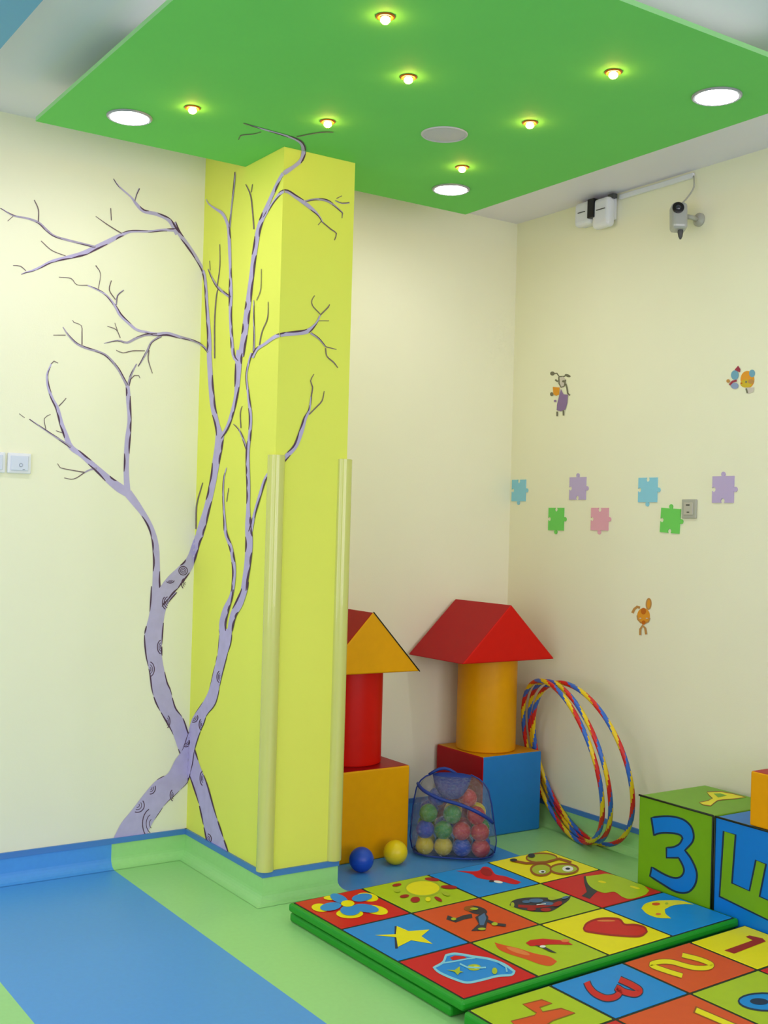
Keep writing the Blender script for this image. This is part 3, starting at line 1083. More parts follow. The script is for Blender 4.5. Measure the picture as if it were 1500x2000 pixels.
def tile(Q, us, vs, i, j, z0, z1, m, parent, gap, lab):
    q = [quad_pt(Q, us[i], vs[j]), quad_pt(Q, us[i+1], vs[j]), quad_pt(Q, us[i+1], vs[j+1]), quad_pt(Q, us[i], vs[j+1])]
    c = sum(q, Vector((0, 0)))/4
    q = [p + (c-p).normalized()*gap for p in q]
    o = slab('tile', [tuple(p) for p in q], z0, z1, m, parent, 0.0012, 1)
    o['label'] = lab
    return o


QA = [(-1.578, -0.842), (-0.43, -0.780), (-0.416, -1.660), (-1.568, -1.728)]
UA = [0, 0.237, 0.487, 0.735, 1.0]
VA = [0, 0.325, 0.662, 1.0]
pm = empty('picture_mat', (-1.0, -1.25, 0.034))
tag(pm, 'green-edged picture mat of flower, sun, star and heart squares, lying on top', 'play mat', 'folding play mats on the floor')
slab('mat_body', QA, 0.0345, 0.0625, T_EDGE, pm, 0.009, 3, 0.016)
slab('seam_layer', QA, 0.060, 0.0632, T_SEAM_GAP, pm)
ROWS = [[('red square with a blue flower', T_RED), ('lime square with a yellow sun', T_LIME), ('blue square with a red aeroplane', T_BLUE), ('yellow square with a butterfly', T_YEL)],
        [('blue square with a yellow star', T_BLUE), ('orange square with a dark animal', T_ORG), ('lime square with a dark train', T_LIME), ('red square with a green tree', T_RED)],
        [('red square with a blue fish bowl', T_RED), ('lime square with a red parrot', T_LIME), ('yellow square with a red heart', T_YEL), ('blue square with a yellow moon', T_BLUE)]]
TA = {}
for j in range(3):
    for i in range(4):
        TA[(i, j)] = tile(QA, UA, VA, i, j, 0.0600, ZM, ROWS[j][i][1], pm, 0.0078, ROWS[j][i][0])
PT = (2, ZM, Vector((0, 0, 1)))
c1, c2, c3_, c4_, c5_, c6_ = (560, 1710, .2), (720, 1680, .2), (760, 1820, .2), (900, 1650, .2), (1040, 1690, .2), (900, 1800, .2)
c7_ = (1180, 1800, 320/1500)
printed('flower_print', TA[(0, 0)], PT, [('p', T_YEL, ell(790, 212, 105, 42, 8)), ('p', T_YEL, ell(870, 338, 120, 44, 10)), ('p', T_YEL, ell(615, 375, 132, 46)), ('p', T_YEL, ell(330, 318, 88, 40, 5)), ('p', T_YEL, ell(430, 222, 70, 22)),
                                         ('p', T_BLUE, ell(735, 220, 100, 38, -8)), ('p', T_BLUE, ell(775, 325, 125, 40, 8)), ('p', T_BLUE, ell(620, 345, 98, 52)), ('p', T_BLUE, ell(430, 310, 105, 40, -8)), ('p', T_BLUE, ell(510, 232, 90, 40, 20)),
                                         ('p', T_YEL, ell(595, 282, 66, 32))], c1)
printed('star_print', TA[(0, 1)], PT, [('l', T_NAVY, [(1068, 495), (1066, 580), (1072, 715)], 26),
                                       ('p', T_YEL, [(860, 585), (1065, 575), (1075, 495), (1190, 545), (1395, 530), (1315, 595), (1425, 670), (1215, 635), (1085, 700), (1070, 605)])], c1)
sun = ell(530, 275, 170, 76)
printed('sun_print', TA[(1, 0)], PT, [('p', T_YEL, sun), ('l', T_OLV, sun, 14, True)] + [('p', T_DRED, ell(*e)) for e in ((620, 190, 72, 18, 5), (275, 245, 45, 14, -10), (350, 355, 46, 16, -8), (455, 390, 46, 28, -5), (680, 385, 42, 16, 30), (785, 268, 80, 18, 3))]
        + [('p', T_YEL, ell(580, 388, 26, 22)), ('p', T_OLV, ell(280, 305, 30, 16)), ('p', T_OLV, ell(755, 335, 40, 18, 20))], c2)
printed('aeroplane_print', TA[(2, 0)], PT, [('p', T_RED, smooth([(850, 105), (1060, 108), (1120, 65), (1190, 80), (1240, 140), (1340, 160), (1490, 215), (1430, 238), (1280, 205), (1180, 195), (1060, 172), (1000, 135)])),
                                            ('p', T_DRED, ell(1150, 120, 60, 36, 20)), ('p', T_WHITE, ell(1265, 215, 46, 12, 8)), ('p', T_DARK, ell(1200, 208, 26, 10))], c2)
printed('animal_print', TA[(1, 1)], PT, [('l', T_DARK, [(765, 560), (850, 590), (930, 560), (1010, 545)], 42), ('p', T_DARK, ell(1055, 490, 105, 40, 12)), ('p', T_BROWN, ell(985, 475, 55, 26)),
                                         ('p', T_DARK, [(1040, 560), (1130, 505), (1170, 560), (1150, 640), (1140, 690), (1000, 695), (1075, 625)]), ('p', T_STEEL, [(1070, 560), (1130, 520), (1150, 570), (1125, 640), (1085, 640)]),
                                         ('l', T_DARK, [(1160, 595), (1240, 630), (1340, 642)], 26), ('p', T_OLV, ell(830, 580, 26, 14)), ('p', T_OLV, ell(1105, 678, 40, 12)), ('p', T_OLV, ell(1230, 630, 30, 16)), ('p', T_OLV, ell(1030, 482, 40, 12))], c2)
boiler = smooth([(475, 592), (505, 548), (600, 522), (720, 515), (850, 518), (900, 540), (980, 520), (1075, 500), (1055, 540), (985, 592), (930, 628), (860, 655), (720, 655), (570, 628)])
printed('train_print', TA[(2, 1)], PT, [('p', T_DARK, boiler), ('p', T_OLV, ell(505, 588, 18, 26)), ('l', T_DRED, [(560, 600), (700, 608), (820, 600), (970, 575)], 26), ('p', T_STEEL, ell(735, 548, 70, 20)),
                                        ('p', T_STEEL, ell(845, 578, 60, 18)), ('p', T_STEEL, ell(640, 560, 40, 14)), ('p', T_OLV, ell(890, 530, 40, 16)), ('p', T_DRED, ell(830, 640, 52, 18)), ('p', T_DRED, ell(690, 636, 44, 15)),
                                        ('p', T_STEEL, ell(1020, 522, 34, 12, -15)), ('p', T_DRED, ell(945, 585, 46, 22, -20)), ('l', T_WHITE, [(740, 596), (830, 585)], 8)], c4_)
wing1, wing2, wing3 = ell(790, 130, 150, 46), ell(1010, 240, 135, 50), ell(785, 245, 100, 58)
printed('butterfly_print', TA[(3, 0)], PT, [('p', T_OLV, wing1), ('l', T_BROWN, wing1, 14, True), ('p', T_OLV, wing3), ('l', T_BROWN, wing3, 20, True), ('p', T_OLV, wing2), ('l', T_BROWN, wing2, 18, True),
                                            ('l', T_BROWN, [(500, 158), (640, 185), (830, 175), (960, 140), (1080, 175)], 22), ('p', T_WHITE, ell(1045, 240, 54, 28)), ('p', T_NAVY, ell(1045, 240, 24, 11)),
                                            ('p', T_WHITE, ell(795, 270, 34, 16)), ('p', T_DARK, ell(800, 272, 16, 8)), ('p', T_DARK, ell(690, 112, 34, 20)), ('p', T_DARK, ell(515, 156, 36, 14))], c4_)
printed('tree_print', TA[(3, 1)], PT, [('p', T_DARK, [(500, 110), (520, 105), (560, 200), (640, 250), (600, 285), (560, 330), (480, 300), (530, 262), (505, 170)]),
                                       ('p', T_LIME, smooth([(520, 110), (640, 95), (740, 85), (900, 130), (1000, 170), (1085, 200), (1140, 250), (1090, 295), (960, 330), (880, 312), (800, 262), (700, 272), (600, 235), (540, 180)], 70)),
                                       ('p', T_YEL, ell(680, 165, 40, 10, 10)), ('p', T_YEL, ell(1000, 220, 50, 10, 15))], c5_)
heart = [(500, 620), (530, 570), (620, 530), (740, 518), (850, 530), (900, 580), (1000, 582), (1090, 605), (1118, 650), (1060, 692), (960, 697), (760, 682), (600, 660), (520, 645)]
heart = smooth(heart)
printed('heart_print', TA[(2, 2)], PT, [('p', T_RED, heart), ('l', T_DRED, heart, 18, True), ('p', T_ORG2, ell(720, 545, 90, 9))], c5_)
printed('parrot_print', TA[(1, 2)], PT, [('p', T_ORG, smooth([(330, 205), (420, 230), (560, 262), (720, 312), (860, 342), (940, 390), (880, 432), (780, 420), (640, 370), (480, 320), (370, 270)])),
                                         ('p', T_ORG2, ell(560, 290, 120, 22, 18)), ('p', T_RED, [(635, 212), (680, 182), (800, 170), (960, 182), (1060, 208), (1095, 230), (960, 226), (860, 226), (760, 238), (680, 242)]),
                                         ('p', T_ORG2, ell(1020, 190, 40, 16)), ('p', T_DARK, [(720, 235), (800, 240), (940, 312), (870, 300), (800, 265)]), ('p', T_WHITE, ell(800, 248, 30, 12))], c6_)
moon = [(125, 1190), (170, 1140), (280, 1110), (420, 1103), (560, 1108), (700, 1150), (600, 1145), (470, 1160), (380, 1200), (390, 1250), (450, 1300), (300, 1292), (190, 1252)]
moon = smooth(moon)
printed('moon_print', TA[(3, 2)], PT, [('p', T_YEL, moon), ('p', T_ORG, ell(285, 1145, 45, 16)), ('p', T_OLV, ell(400, 1140, 18, 12)), ('p', T_ORG2, ell(310, 1255, 30, 12))], C8)
bowl = [(435, 352), (525, 300), (555, 232), (640, 215), (760, 232), (840, 246), (980, 268), (1120, 318), (1225, 390), (1190, 424), (1060, 434), (900, 474), (760, 498), (640, 464), (500, 404)]
bowl = smooth(bowl)
printed('fish_bowl_print', TA[(0, 2)], PT, [('p', T_BLUE, bowl), ('l', T_CYAN, bowl, 22, True), ('p', T_RED, [(595, 255), (640, 235), (730, 242), (760, 258), (620, 282)]), ('l', T_CYAN, [(520, 310), (640, 292), (760, 268), (840, 258)], 14),
                                           ('p', T_OLV, ell(830, 352, 66, 32)), ('p', T_YEL, ell(850, 352, 30, 16)), ('l', T_CYAN, [(690, 318), (760, 352), (900, 358), (945, 355)], 16),
                                           ('p', T_OLV, [(560, 378), (640, 380), (690, 345), (690, 390), (730, 400), (690, 405), (670, 430), (640, 398)]), ('p', T_OLV, ell(1030, 390, 26, 32)), ('l', T_CYAN, [(1060, 300), (1140, 350), (1150, 400)], 16)], c3_)

# lower folded mat under it
lm = empty('folded_mat', (-1.0, -1.25, 0))
tag(lm, 'green-edged folded mat squeezed under the picture mat', 'play mat', 'folding play mats on the floor')
slab('mat_body', [(-1.570, -0.838), (-0.43, -0.785), (-0.418, -1.655), (-1.565, -1.675)], 0.0005, 0.0300, T_EDGE, lm, 0.009, 3, 0.016)
slab('gap_shade_layer', [(-1.560, -0.850), (-0.445, -0.795), (-0.430, -1.65), (-1.552, -1.690)], 0.0290, 0.0340, T_SEAM_GAP, lm)  # dark sheet standing in for the shade in the gap between the mats

# number mat
ZN = 0.050
QN = [(-1.580, -1.760), (-0.408, -1.694), (-0.408, -2.545), (-1.580, -2.600)]
UN = [0, 0.252, 0.505, 0.764, 1.0]
VN = [0, 0.298, 0.65, 1.0]
nm_ = empty('number_mat', (-1.0, -2.13, 0))
tag(nm_, 'green-edged number mat with squares 1 to 4, nearest the camera', 'play mat', 'folding play mats on the floor')
slab('mat_body', [(-1.592, -1.757), (-0.406, -1.691), (-0.406, -2.555), (-1.592, -2.612)], 0.0005, 0.0475, T_EDGE, nm_, 0.009, 3)
slab('seam_layer', QN, 0.045, 0.0482, T_SEAM_GAP, nm_)
NR = [[('lime square with an orange 4', T_LIME), ('blue square with a red 3', T_BLUE), ('orange square with a yellow 2', T_ORG), ('yellow square with a dark red 1', T_YEL)],
      [('red square', T_RED), ('orange square with a yellow stroke', T_ORG), ('lime square with a blue 6', T_LIME), ('red square', T_RED)],
      [('blue square', T_BLUE), ('lime square', T_LIME), ('yellow square', T_YEL), ('blue square', T_BLUE)]]
TN = {}
for j in range(3):
    for i in range(4):
        TN[(i, j)] = tile(QN, UN, VN, i, j, 0.045, ZN, NR[j][i][1], nm_, 0.0078, NR[j][i][0])
PN = (2, ZN, Vector((0, 0, 1)))
one = [(1100, 265), (1190, 295), (1480, 182), (1450, 155), (1330, 128), (1295, 140), (1360, 172)]
printed('number_print', TN[(3, 0)], PN, [('p', T_DRED, one)], c7_, label='dark red number 1')
two = crom_fixed([(715, 308), (880, 350), (985, 398), (940, 425), (830, 425), (720, 400), (620, 372), (510, 370), (430, 398), (560, 450), (715, 498)], 5)
printed('number_print', TN[(2, 0)], PN, [('l', T_BROWN, two, 54), ('l', T_YEL, two, 40)], c7_, label='yellow number 2')
c5n = (1000, 1700, 1/3)
thr = crom_fixed([(630, 640), (700, 672), (748, 705), (720, 725), (655, 712), (618, 690), (630, 715), (605, 742), (550, 750), (490, 725), (455, 690), (438, 655)], 5)
printed('number_print', TN[(1, 0)], PN, [('l', T_NAVY, thr, 46), ('l', T_RED, thr, 34)], c5n, label='red number 3')
four = [(490, 975), (720, 918), (740, 895), (605, 810), (790, 765), (890, 800), (770, 840), (800, 885), (980, 850), (1115, 895), (900, 968), (810, 1030), (600, 1090)]
printed('number_print', TN[(0, 0)], PN, [('p', T_ORG, four), ('l', T_BROWN, four, 12, True)], c6_, label='orange number 4')
six = ell(1480, 738, 250, 80, 2)
printed('number_print', TN[(2, 1)], PN, [('p', T_BLUE, six), ('l', T_NAVY, six, 16, True), ('p', T_NAVY, ell(1420, 735, 85, 30, 3)), ('p', T_BLUE, [(1500, 680), (1700, 640), (1950, 700), (1900, 740), (1700, 700)])], c7_, label='blue number 6')
printed('number_print', TN[(1, 1)], PN, [('l', T_BROWN, [(825, 805), (1150, 945), (1320, 1020)], 66), ('l', T_YEL, [(840, 812), (1150, 945), (1310, 1014)], 46)], c7_, label='yellow number stroke')

# ------------------------------------------------------------------ hoops leaning against the corner cube
H_MATS = [mat('hoop_red', (206, 38, 34), 0.35), mat('hoop_yellow', (228, 196, 30), 0.35), mat('hoop_blue', (52, 104, 196), 0.35)]


def hoop(cy, R, yaw, lean, cx, phase, lab):
    r = 0.0098
    u = Vector((math.sin(yaw), -math.cos(yaw), 0))
    n = Vector((math.cos(yaw), math.sin(yaw), 0))
    wv = Vector((0, 0, math.cos(lean))) + n*math.sin(lean)
    nn = u.cross(wv)
    c = Vector((cx, cy, R*math.cos(lean)+r*1.0))
    t = empty('hula_hoop', (cx, cy, 0))
    tag(t, lab, 'hoop', 'striped hoops leaning in the corner')
    NS, K = 216, 12
    V, Fc, mi = [], [], []
    for i in range(NS):
        a = 2*math.pi*i/NS
        d = u*math.cos(a) + wv*math.sin(a)
        for k in range(K):
            b = 2*math.pi*k/K
            V.append(c + d*(R+r*math.cos(b)) + nn*(r*math.sin(b)))
    for i in range(NS):
        j = (i+1) % NS
        for k in range(K):
            Fc.append((i*K+k, i*K+(k+1) % K, j*K+(k+1) % K, j*K+k))
            # three spiral stripes
            s = (i/NS*10 + k/K + phase) % 1.0
            mi.append(int(s*3) % 3)
    # stripes become three ribbons of the same tube
    for col in range(3):
        idx, VV, FF = {}, [], []
        for f, m_ in zip(Fc, mi):
            if m_ != col:
                continue
            q = []
            for v in f:
                if v not in idx:
                    idx[v] = len(VV)
                    VV.append(V[v])
                q.append(idx[v])
            FF.append(tuple(q))
        o = frommesh('stripe', VV, FF, H_MATS[col], t, True)
        o['label'] = ('red', 'yellow', 'blue')[col] + ' spiral stripe'


hoop(-0.552, 0.339, -0.293, math.radians(-14), -0.158, 0.0, 'striped hoop standing furthest into the room, its right rim leftmost')
hoop(-0.570, 0.338, -0.285, math.radians(-14), -0.134, 0.35, 'striped hoop in the middle of the three leaning in the corner')
hoop(-0.622, 0.339, -0.160, math.radians(-14), -0.114, 0.6, 'striped hoop whose rim reaches nearest the green number 3 cube')

# ------------------------------------------------------------------ balls
B_COL = {'blue': mat('ball_blue', (30, 78, 186), 0.35), 'yellow': mat('ball_yellow', (232, 206, 20), 0.35), 'red': mat('ball_red', (200, 32, 36), 0.35), 'green': mat('ball_green', (60, 150, 50), 0.35)}


def ball(x, y, z, r, col, lab, group, n=20):
    t = empty('toy_ball', (x, y, z-r))
    tag(t, lab, 'ball', group)
    V, Fc = [], []
    for i in range(1, n):
        a = math.pi*i/n
        for k in range(2*n):
            b = math.pi*k/n
            V.append((x+r*math.sin(a)*math.cos(b), y+r*math.sin(a)*math.sin(b), z+r*math.cos(a)))
    V += [(x, y, z+r), (x, y, z-r)]
    top, bot = len(V)-2, len(V)-1
    for i in range(n-2):
        for k in range(2*n):
            Fc.append((i*2*n+k, (i+1)*2*n+k, (i+1)*2*n+(k+1) % (2*n), i*2*n+(k+1) % (2*n)))
    for k in range(2*n):
        Fc.append((top, k, (k+1) % (2*n)))
        Fc.append((bot, (n-2)*2*n+(k+1) % (2*n), (n-2)*2*n+k))
    frommesh('shell', V, Fc, B_COL[col], t, True)
    # moulded seam line round the middle
    ring = [(x+(r+0.0002)*math.cos(2*math.pi*k/32)*0.98, y+(r+0.0002)*math.sin(2*math.pi*k/32)*0.98, z+(r*0.2)*math.cos(2*math.pi*k/32)) for k in range(32)]
    tube('mould_seam', ring, 0.0009, B_COL[col], t, 5, True)
    return t


p = onplane(705, 1709, 2, 0.0)
ball(p.x+0.02, p.y+0.03, 0.0465, 0.046, 'blue', 'loose blue plastic ball on the floor beside the column', 'loose balls')
p = onplane(772, 1694, 2, 0.0)
ball(p.x+0.02, p.y+0.03, 0.0465, 0.046, 'yellow', 'loose yellow plastic ball on the floor next to the blue ball', 'loose balls')

# ------------------------------------------------------------------ clear toy bag with balls
M_BAG = bpy.data.materials.new('clear_crinkled_plastic')
M_BAG.use_nodes = True
nt = M_BAG.node_tree
nt.nodes.remove(nt.nodes['Principled BSDF'])
outn = nt.nodes['Material Output']
tr = nt.nodes.new('ShaderNodeBsdfTransparent')
tr.inputs[0].default_value = (0.82, 0.84, 0.88, 1)
gl = nt.nodes.new('ShaderNodeBsdfGlossy')
gl.inputs['Roughness'].default_value = 0.05
df = nt.nodes.new('ShaderNodeBsdfDiffuse')
df.inputs[0].default_value = (0.62, 0.64, 0.68, 1)
mx1 = nt.nodes.new('ShaderNodeMixShader')
mx2 = nt.nodes.new('ShaderNodeMixShader')
mx1.inputs[0].default_value = 0.03
mx2.inputs[0].default_value = 0.13
tcn = nt.nodes.new('ShaderNodeTexCoord')
no = nt.nodes.new('ShaderNodeTexNoise')
no.inputs['Scale'].default_value = 48
no.inputs['Detail'].default_value = 6
no.inputs['Distortion'].default_value = 1.2
bpn = nt.nodes.new('ShaderNodeBump')
bpn.inputs['Strength'].default_value = 1.0
bpn.inputs['Distance'].default_value = 0.02
nt.links.new(tcn.outputs['Object'], no.inputs['Vector'])
nt.links.new(no.outputs['Fac'], bpn.inputs['Height'])
nt.links.new(bpn.outputs['Normal'], gl.inputs['Normal'])
nt.links.new(tr.outputs[0], mx1.inputs[1])
nt.links.new(df.outputs[0], mx1.inputs[2])
nt.links.new(mx1.outputs[0], mx2.inputs[1])
nt.links.new(gl.outputs[0], mx2.inputs[2])
nt.links.new(mx2.outputs[0], outn.inputs['Surface'])
M_TRIM = mat('navy_bag_trim', (26, 56, 140), 0.45)

BC = Vector((-0.642, -0.472, 0))
right_dir = Vector((math.cos(math.radians(40)), -math.sin(math.radians(40)), 0))   # along the bag's broad side
deep_dir = Vector((math.sin(math.radians(40)), math.cos(math.radians(40)), 0))
bag = empty('toy_bag', BC)
tag(bag, 'clear plastic zip bag with navy trim full of balls, between the two block towers', 'bag')
prof = [(0.0, 0.135, 0.085), (0.015, 0.160, 0.105), (0.06, 0.168, 0.112), (0.13, 0.160, 0.110), (0.20, 0.152, 0.098), (0.26, 0.138, 0.080), (0.290, 0.118, 0.055), (0.308, 0.092, 0.024), (0.316, 0.070, 0.004)]
brng = random.Random(11)


def bag_pt(h, a, wob=0.0, grow=0.0):
    for i in range(len(prof)-1):
        if prof[i][0] <= h <= prof[i+1][0]:
            f = (h-prof[i][0])/(prof[i+1][0]-prof[i][0])
            rx = prof[i][1]+(prof[i+1][1]-prof[i][1])*f
            ry = prof[i][2]+(prof[i+1][2]-prof[i][2])*f
            break
    c, s = math.cos(a), math.sin(a)
    e = 0.75
    x = math.copysign(abs(c)**e, c)*(rx+grow)
    y = math.copysign(abs(s)**e, s)*(ry+grow)
    k = 1 + wob
    return BC + right_dir*(x*k - 0.012*h/0.3) + deep_dir*(y*k) + Vector((0, 0, h+0.001))


V, Fc = [], []
NR_, NA = 22, 48
for i in range(NR_+1):
    h = 0.316*i/NR_
    for k in range(NA):
        a = 2*math.pi*k/NA
        wob = 0.03*math.sin(5*a+9*i/NR_) + 0.02*math.sin(11*a-7*i/NR_) + brng.uniform(-0.012, 0.012)
        V.append(bag_pt(h, a, wob if i else 0))
for i in range(NR_):
    for k in range(NA):
        Fc.append((i*NA+k, i*NA+(k+1) % NA, (i+1)*NA+(k+1) % NA, (i+1)*NA+k))
Fc.append(tuple(range(NA-1, -1, -1)))
Fc.append(tuple(NR_*NA+k for k in range(NA)))
frommesh('plastic_skin', V, Fc, M_BAG, bag, True)
# trim: side seams, bottom seam, slanting zip, top carry flap
tube('side_piping', [bag_pt(0.316*i/20, 0.0, 0, 0.003) for i in range(21)], 0.003, M_TRIM, bag, 6)
tube('side_piping', [bag_pt(0.316*i/20, math.pi, 0, 0.003) for i in range(21)], 0.003, M_TRIM, bag, 6)
tube('bottom_piping', [bag_pt(0.012, 2*math.pi*i/40, 0, 0.003)+Vector((0, 0, 0.001)) for i in range(40)], 0.003, M_TRIM, bag, 6, True)
zp = [bag_pt(0.275-0.13*(i/24)**1.6, math.radians(188+152*i/24), 0, 0.008) for i in range(25)]
tube('zip', zp, [0.007]*25, M_TRIM, bag, 8)
fl = [bag_pt(0.312, math.radians(200+140*i/10), 0, 0.0) for i in range(11)]
VV, FF = [], []
for i, q in enumerate(fl):
    d = math.sin(math.pi*i/10)
    VV += [q+Vector((0, 0, 0.012*d)), q - deep_dir*0.028*d - Vector((0, 0, 0.035*d)), q - deep_dir*0.040*d - Vector((0, 0, 0.085*d))]
for i in range(10):
    for k in range(2):
        FF.append((3*i+k, 3*i+k+1, 3*i+3+k+1, 3*i+3+k))
hd = frommesh('carry_flap', VV, FF, M_TRIM, bag, True)
sd = hd.modifiers.new('thickness', 'SOLIDIFY')
sd.thickness = 0.004
tube('handle_loop', [bag_pt(0.308, math.radians(180), 0, 0)+right_dir*(0.02*i) + Vector((0, 0, 0.028*math.sin(math.pi*i/6))) for i in range(7)], 0.006, M_TRIM, bag, 8)

# balls packed in layers inside
cols = ['yellow', 'yellow', 'blue', 'red', 'yellow', 'green', 'red', 'blue', 'red', 'green', 'yellow', 'red', 'green', 'blue', 'red', 'green', 'blue', 'red', 'yellow', 'blue']
spots = []
rb = 0.036
for layer, (h, rx, ry, phase) in enumerate(((0.040, 0.112, 0.055, 0.0), (0.103, 0.110, 0.055, 0.5), (0.165, 0.096, 0.046, 0.1), (0.224, 0.062, 0.0, 0.0))):
    ny = 2 if ry > 0 else 1
    nx = (4, 4, 3, 2)[layer]
    for iy in range(ny):
        for ix in range(nx):
            fx = -1 + 2*ix/(nx-1) if nx > 1 else 0
            fy = (-0.70 if iy == 0 else 0.70) if ny > 1 else 0
            p = BC + right_dir*(fx*rx*0.98 - 0.012*h/0.3) + deep_dir*(fy*ry) + Vector((0, 0, h))
            spots.append((p, iy, layer, ix))
FR = ['yellow', 'yellow', 'blue', 'red', 'red', 'green', 'yellow', 'red', 'green', 'red', 'blue', 'red', 'green']
fi = 0
for i, (p, iy, lay, ix) in enumerate(spots):
    if iy == 0:
        cl = (['yellow', 'yellow', 'blue', 'red'] + ['blue', 'green', 'red', 'red'] + ['green', 'green', 'red'] + ['blue', 'red'])[fi]
        fi += 1
    else:
        cl = cols[i % len(cols)]
    ball(p.x, p.y, p.z, rb, cl, '%s plastic ball inside the clear toy bag, %s row, %s, %s from the left' % (cl, ('bottom', 'second', 'third', 'top')[lay], ('front', 'back')[iy], ('first', 'second', 'third', 'fourth')[ix]), '%s balls in the toy bag' % cl, 12)


# ------------------------------------------------------------------ wall stickers
def puzzle(px, py, wpx, hpx, m, tabs, lab, rot=0.0):
    """foam puzzle piece stuck flat on the right wall; tabs: top, right, bottom, left (+1 knob, -1 notch)"""
    a = onplane(px-wpx/2, py, 0, 0.0)
    b = onplane(px+wpx/2, py, 0, 0.0)
    c = onplane(px, py, 0, 0.0)
    wd = abs(a.y-b.y)
    hg = onplane(px, py-hpx/2, 0, 0.0).z - onplane(px, py+hpx/2, 0, 0.0).z
    out = []

    def side(p, q, nrm, s, L):
        # p->q straight edge with a round knob or notch in the middle
        r = 0.095*L
        d = (q-p)
        d.normalize()
        mid = (p+q)/2
        out.append(p.copy())
        neck = 0.55*r
        out.append(mid - d*neck)
        if s != 0:
            cc_ = mid + nrm*(s*r*0.75)
            for k in range(9):
                t_ = math.radians(215 - 250*k/8)
                out.append(cc_ + d*(r*math.cos(t_)) + nrm*(s*r*math.sin(t_)))
        out.append(mid + d*neck)
    # view from the room: right on the wall is -y
    w2, h2 = wd/2, hg/2
    P = [Vector((-w2, h2)), Vector((w2, h2)), Vector((w2, -h2)), Vector((-w2, -h2))]
    N = [Vector((0, 1)), Vector((1, 0)), Vector((0, -1)), Vector((-1, 0))]
    for k in range(4):
        side(P[k].copy(), P[(k+1) % 4].copy(), N[k], tabs[k], wd if k % 2 == 0 else hg)
    cs, sn = math.cos(rot), math.sin(rot)
    out2 = [Vector((v.x*cs-v.y*sn, v.x*sn+v.y*cs)) for v in out]
    V, Fc = [], []
    n = len(out2)
    for xx in (-0.0005, -0.004):
        for v in out2:
            V.append((xx, c.y - v.x, c.z + v.y))
    for tri in tessellate_polygon([[Vector((v.x, v.y, 0)) for v in out2]]):
        Fc.append(tuple(n+k for k in tri))
        Fc.append(tuple(tri[::-1]))
    for k in range(n):
        Fc.append((k, (k+1) % n, n+(k+1) % n, n+k))
    me = bpy.data.meshes.new('puzzle_piece')
    me.from_pydata(V, [], Fc)
    bm = bmesh.new()
    bm.from_mesh(me)
    bmesh.ops.recalc_face_normals(bm, faces=bm.faces)
    bm.to_mesh(me)
    bm.free()
    o = link('puzzle_piece', me, m)
    tag(o, lab, 'wall sticker', 'foam puzzle pieces on the wall')


S_BLUE = mat('sticker_light_blue', (138, 202, 226), 0.6)
S_LAV = mat('sticker_lavender', (188, 170, 212), 0.6)
S_GRN = mat('sticker_green', (110, 206, 92), 0.6)
S_PNK = mat('sticker_pink', (226, 164, 182), 0.6)
puzzle(1014, 958, 27, 42, S_BLUE, (-1, 1, 1, -1), 'light blue puzzle piece nearest the room corner')
puzzle(1129, 954, 32, 44, S_LAV, (1, 1, -1, -1), 'lavender puzzle piece between the corner light blue and the pink piece')
puzzle(1266, 957, 37, 48, S_BLUE, (-1, 1, 1, -1), 'light blue puzzle piece left of the wall socket')
puzzle(1413, 956, 42, 52, S_LAV, (1, 1, -1, -1), 'lavender puzzle piece right of the wall socket')
puzzle(1087, 1014, 30, 44, S_GRN, (-1, 1, 1, -1), 'green puzzle piece next to the pink piece')
puzzle(1172, 1014, 34, 44, S_PNK, (-1, 1, 1, -1), 'pink puzzle piece, the only pink one')
puzzle(1310, 1017, 38, 48, S_GRN, (1, 1, -1, -1), 'green puzzle piece touching the wall socket', -0.05)

D_PUR = mat('sticker_purple', (138, 112, 158), 0.6)
D_GRY = mat('sticker_grey_outline', (116, 112, 92), 0.6)
D_ORG = mat('sticker_orange', (226, 152, 38), 0.6)
D_DOR = mat('sticker_dark_orange', (196, 104, 10), 0.6)
D_PAL = mat('sticker_pale', (206, 196, 186), 0.6)
D_BRN = mat('sticker_tan', (190, 140, 74), 0.6)
D_BLU = mat('sticker_steel_blue', (112, 164, 190), 0.6)
D_RED = mat('sticker_wine_red', (158, 48, 70), 0.6)
PW = (0, 0.0, Vector((-1, 0, 0)))
s = printed('animal_sticker', None, PW, [('l', D_GRY, [(330, 460), (430, 450), (500, 550), (640, 545), (720, 500)], 40), ('p', D_GRY, ell(295, 455, 68, 62)), ('p', D_GRY, ell(755, 518, 92, 40, 20)),
                                         ('p', D_PAL, ell(600, 720, 100, 170)), ('l', D_GRY, [(490, 560), (500, 760), (560, 870), (660, 830), (690, 640)], 40), ('l', D_GRY, [(385, 640), (460, 700)], 50),
                                         ('p', D_GRY, ell(640, 690, 50, 34)), ('l', D_GRY, [(700, 760), (740, 900), (760, 1050), (830, 1110)], 44),
                                         ('p', D_PUR, [(430, 1560), (440, 1400), (490, 1180), (560, 920), (640, 1080), (770, 1090), (750, 1350), (690, 1540), (560, 1590)]), ('p', D_ORG, [(315, 860), (520, 875), (505, 1090), (420, 1125), (335, 1080)]),
                                         ('p', D_GRY, ell(285, 1075, 50, 60)), ('p', D_PUR, ell(390, 1280, 40, 34)), ('l', D_GRY, [(450, 1600), (448, 1740)], 46), ('l', D_GRY, [(635, 1560), (642, 1720)], 46)], (1060, 700, 80/1231))
tag(s, 'purple long-eared cartoon animal sticker on the wall under the white sensor', 'wall sticker', 'animal stickers on the wall')
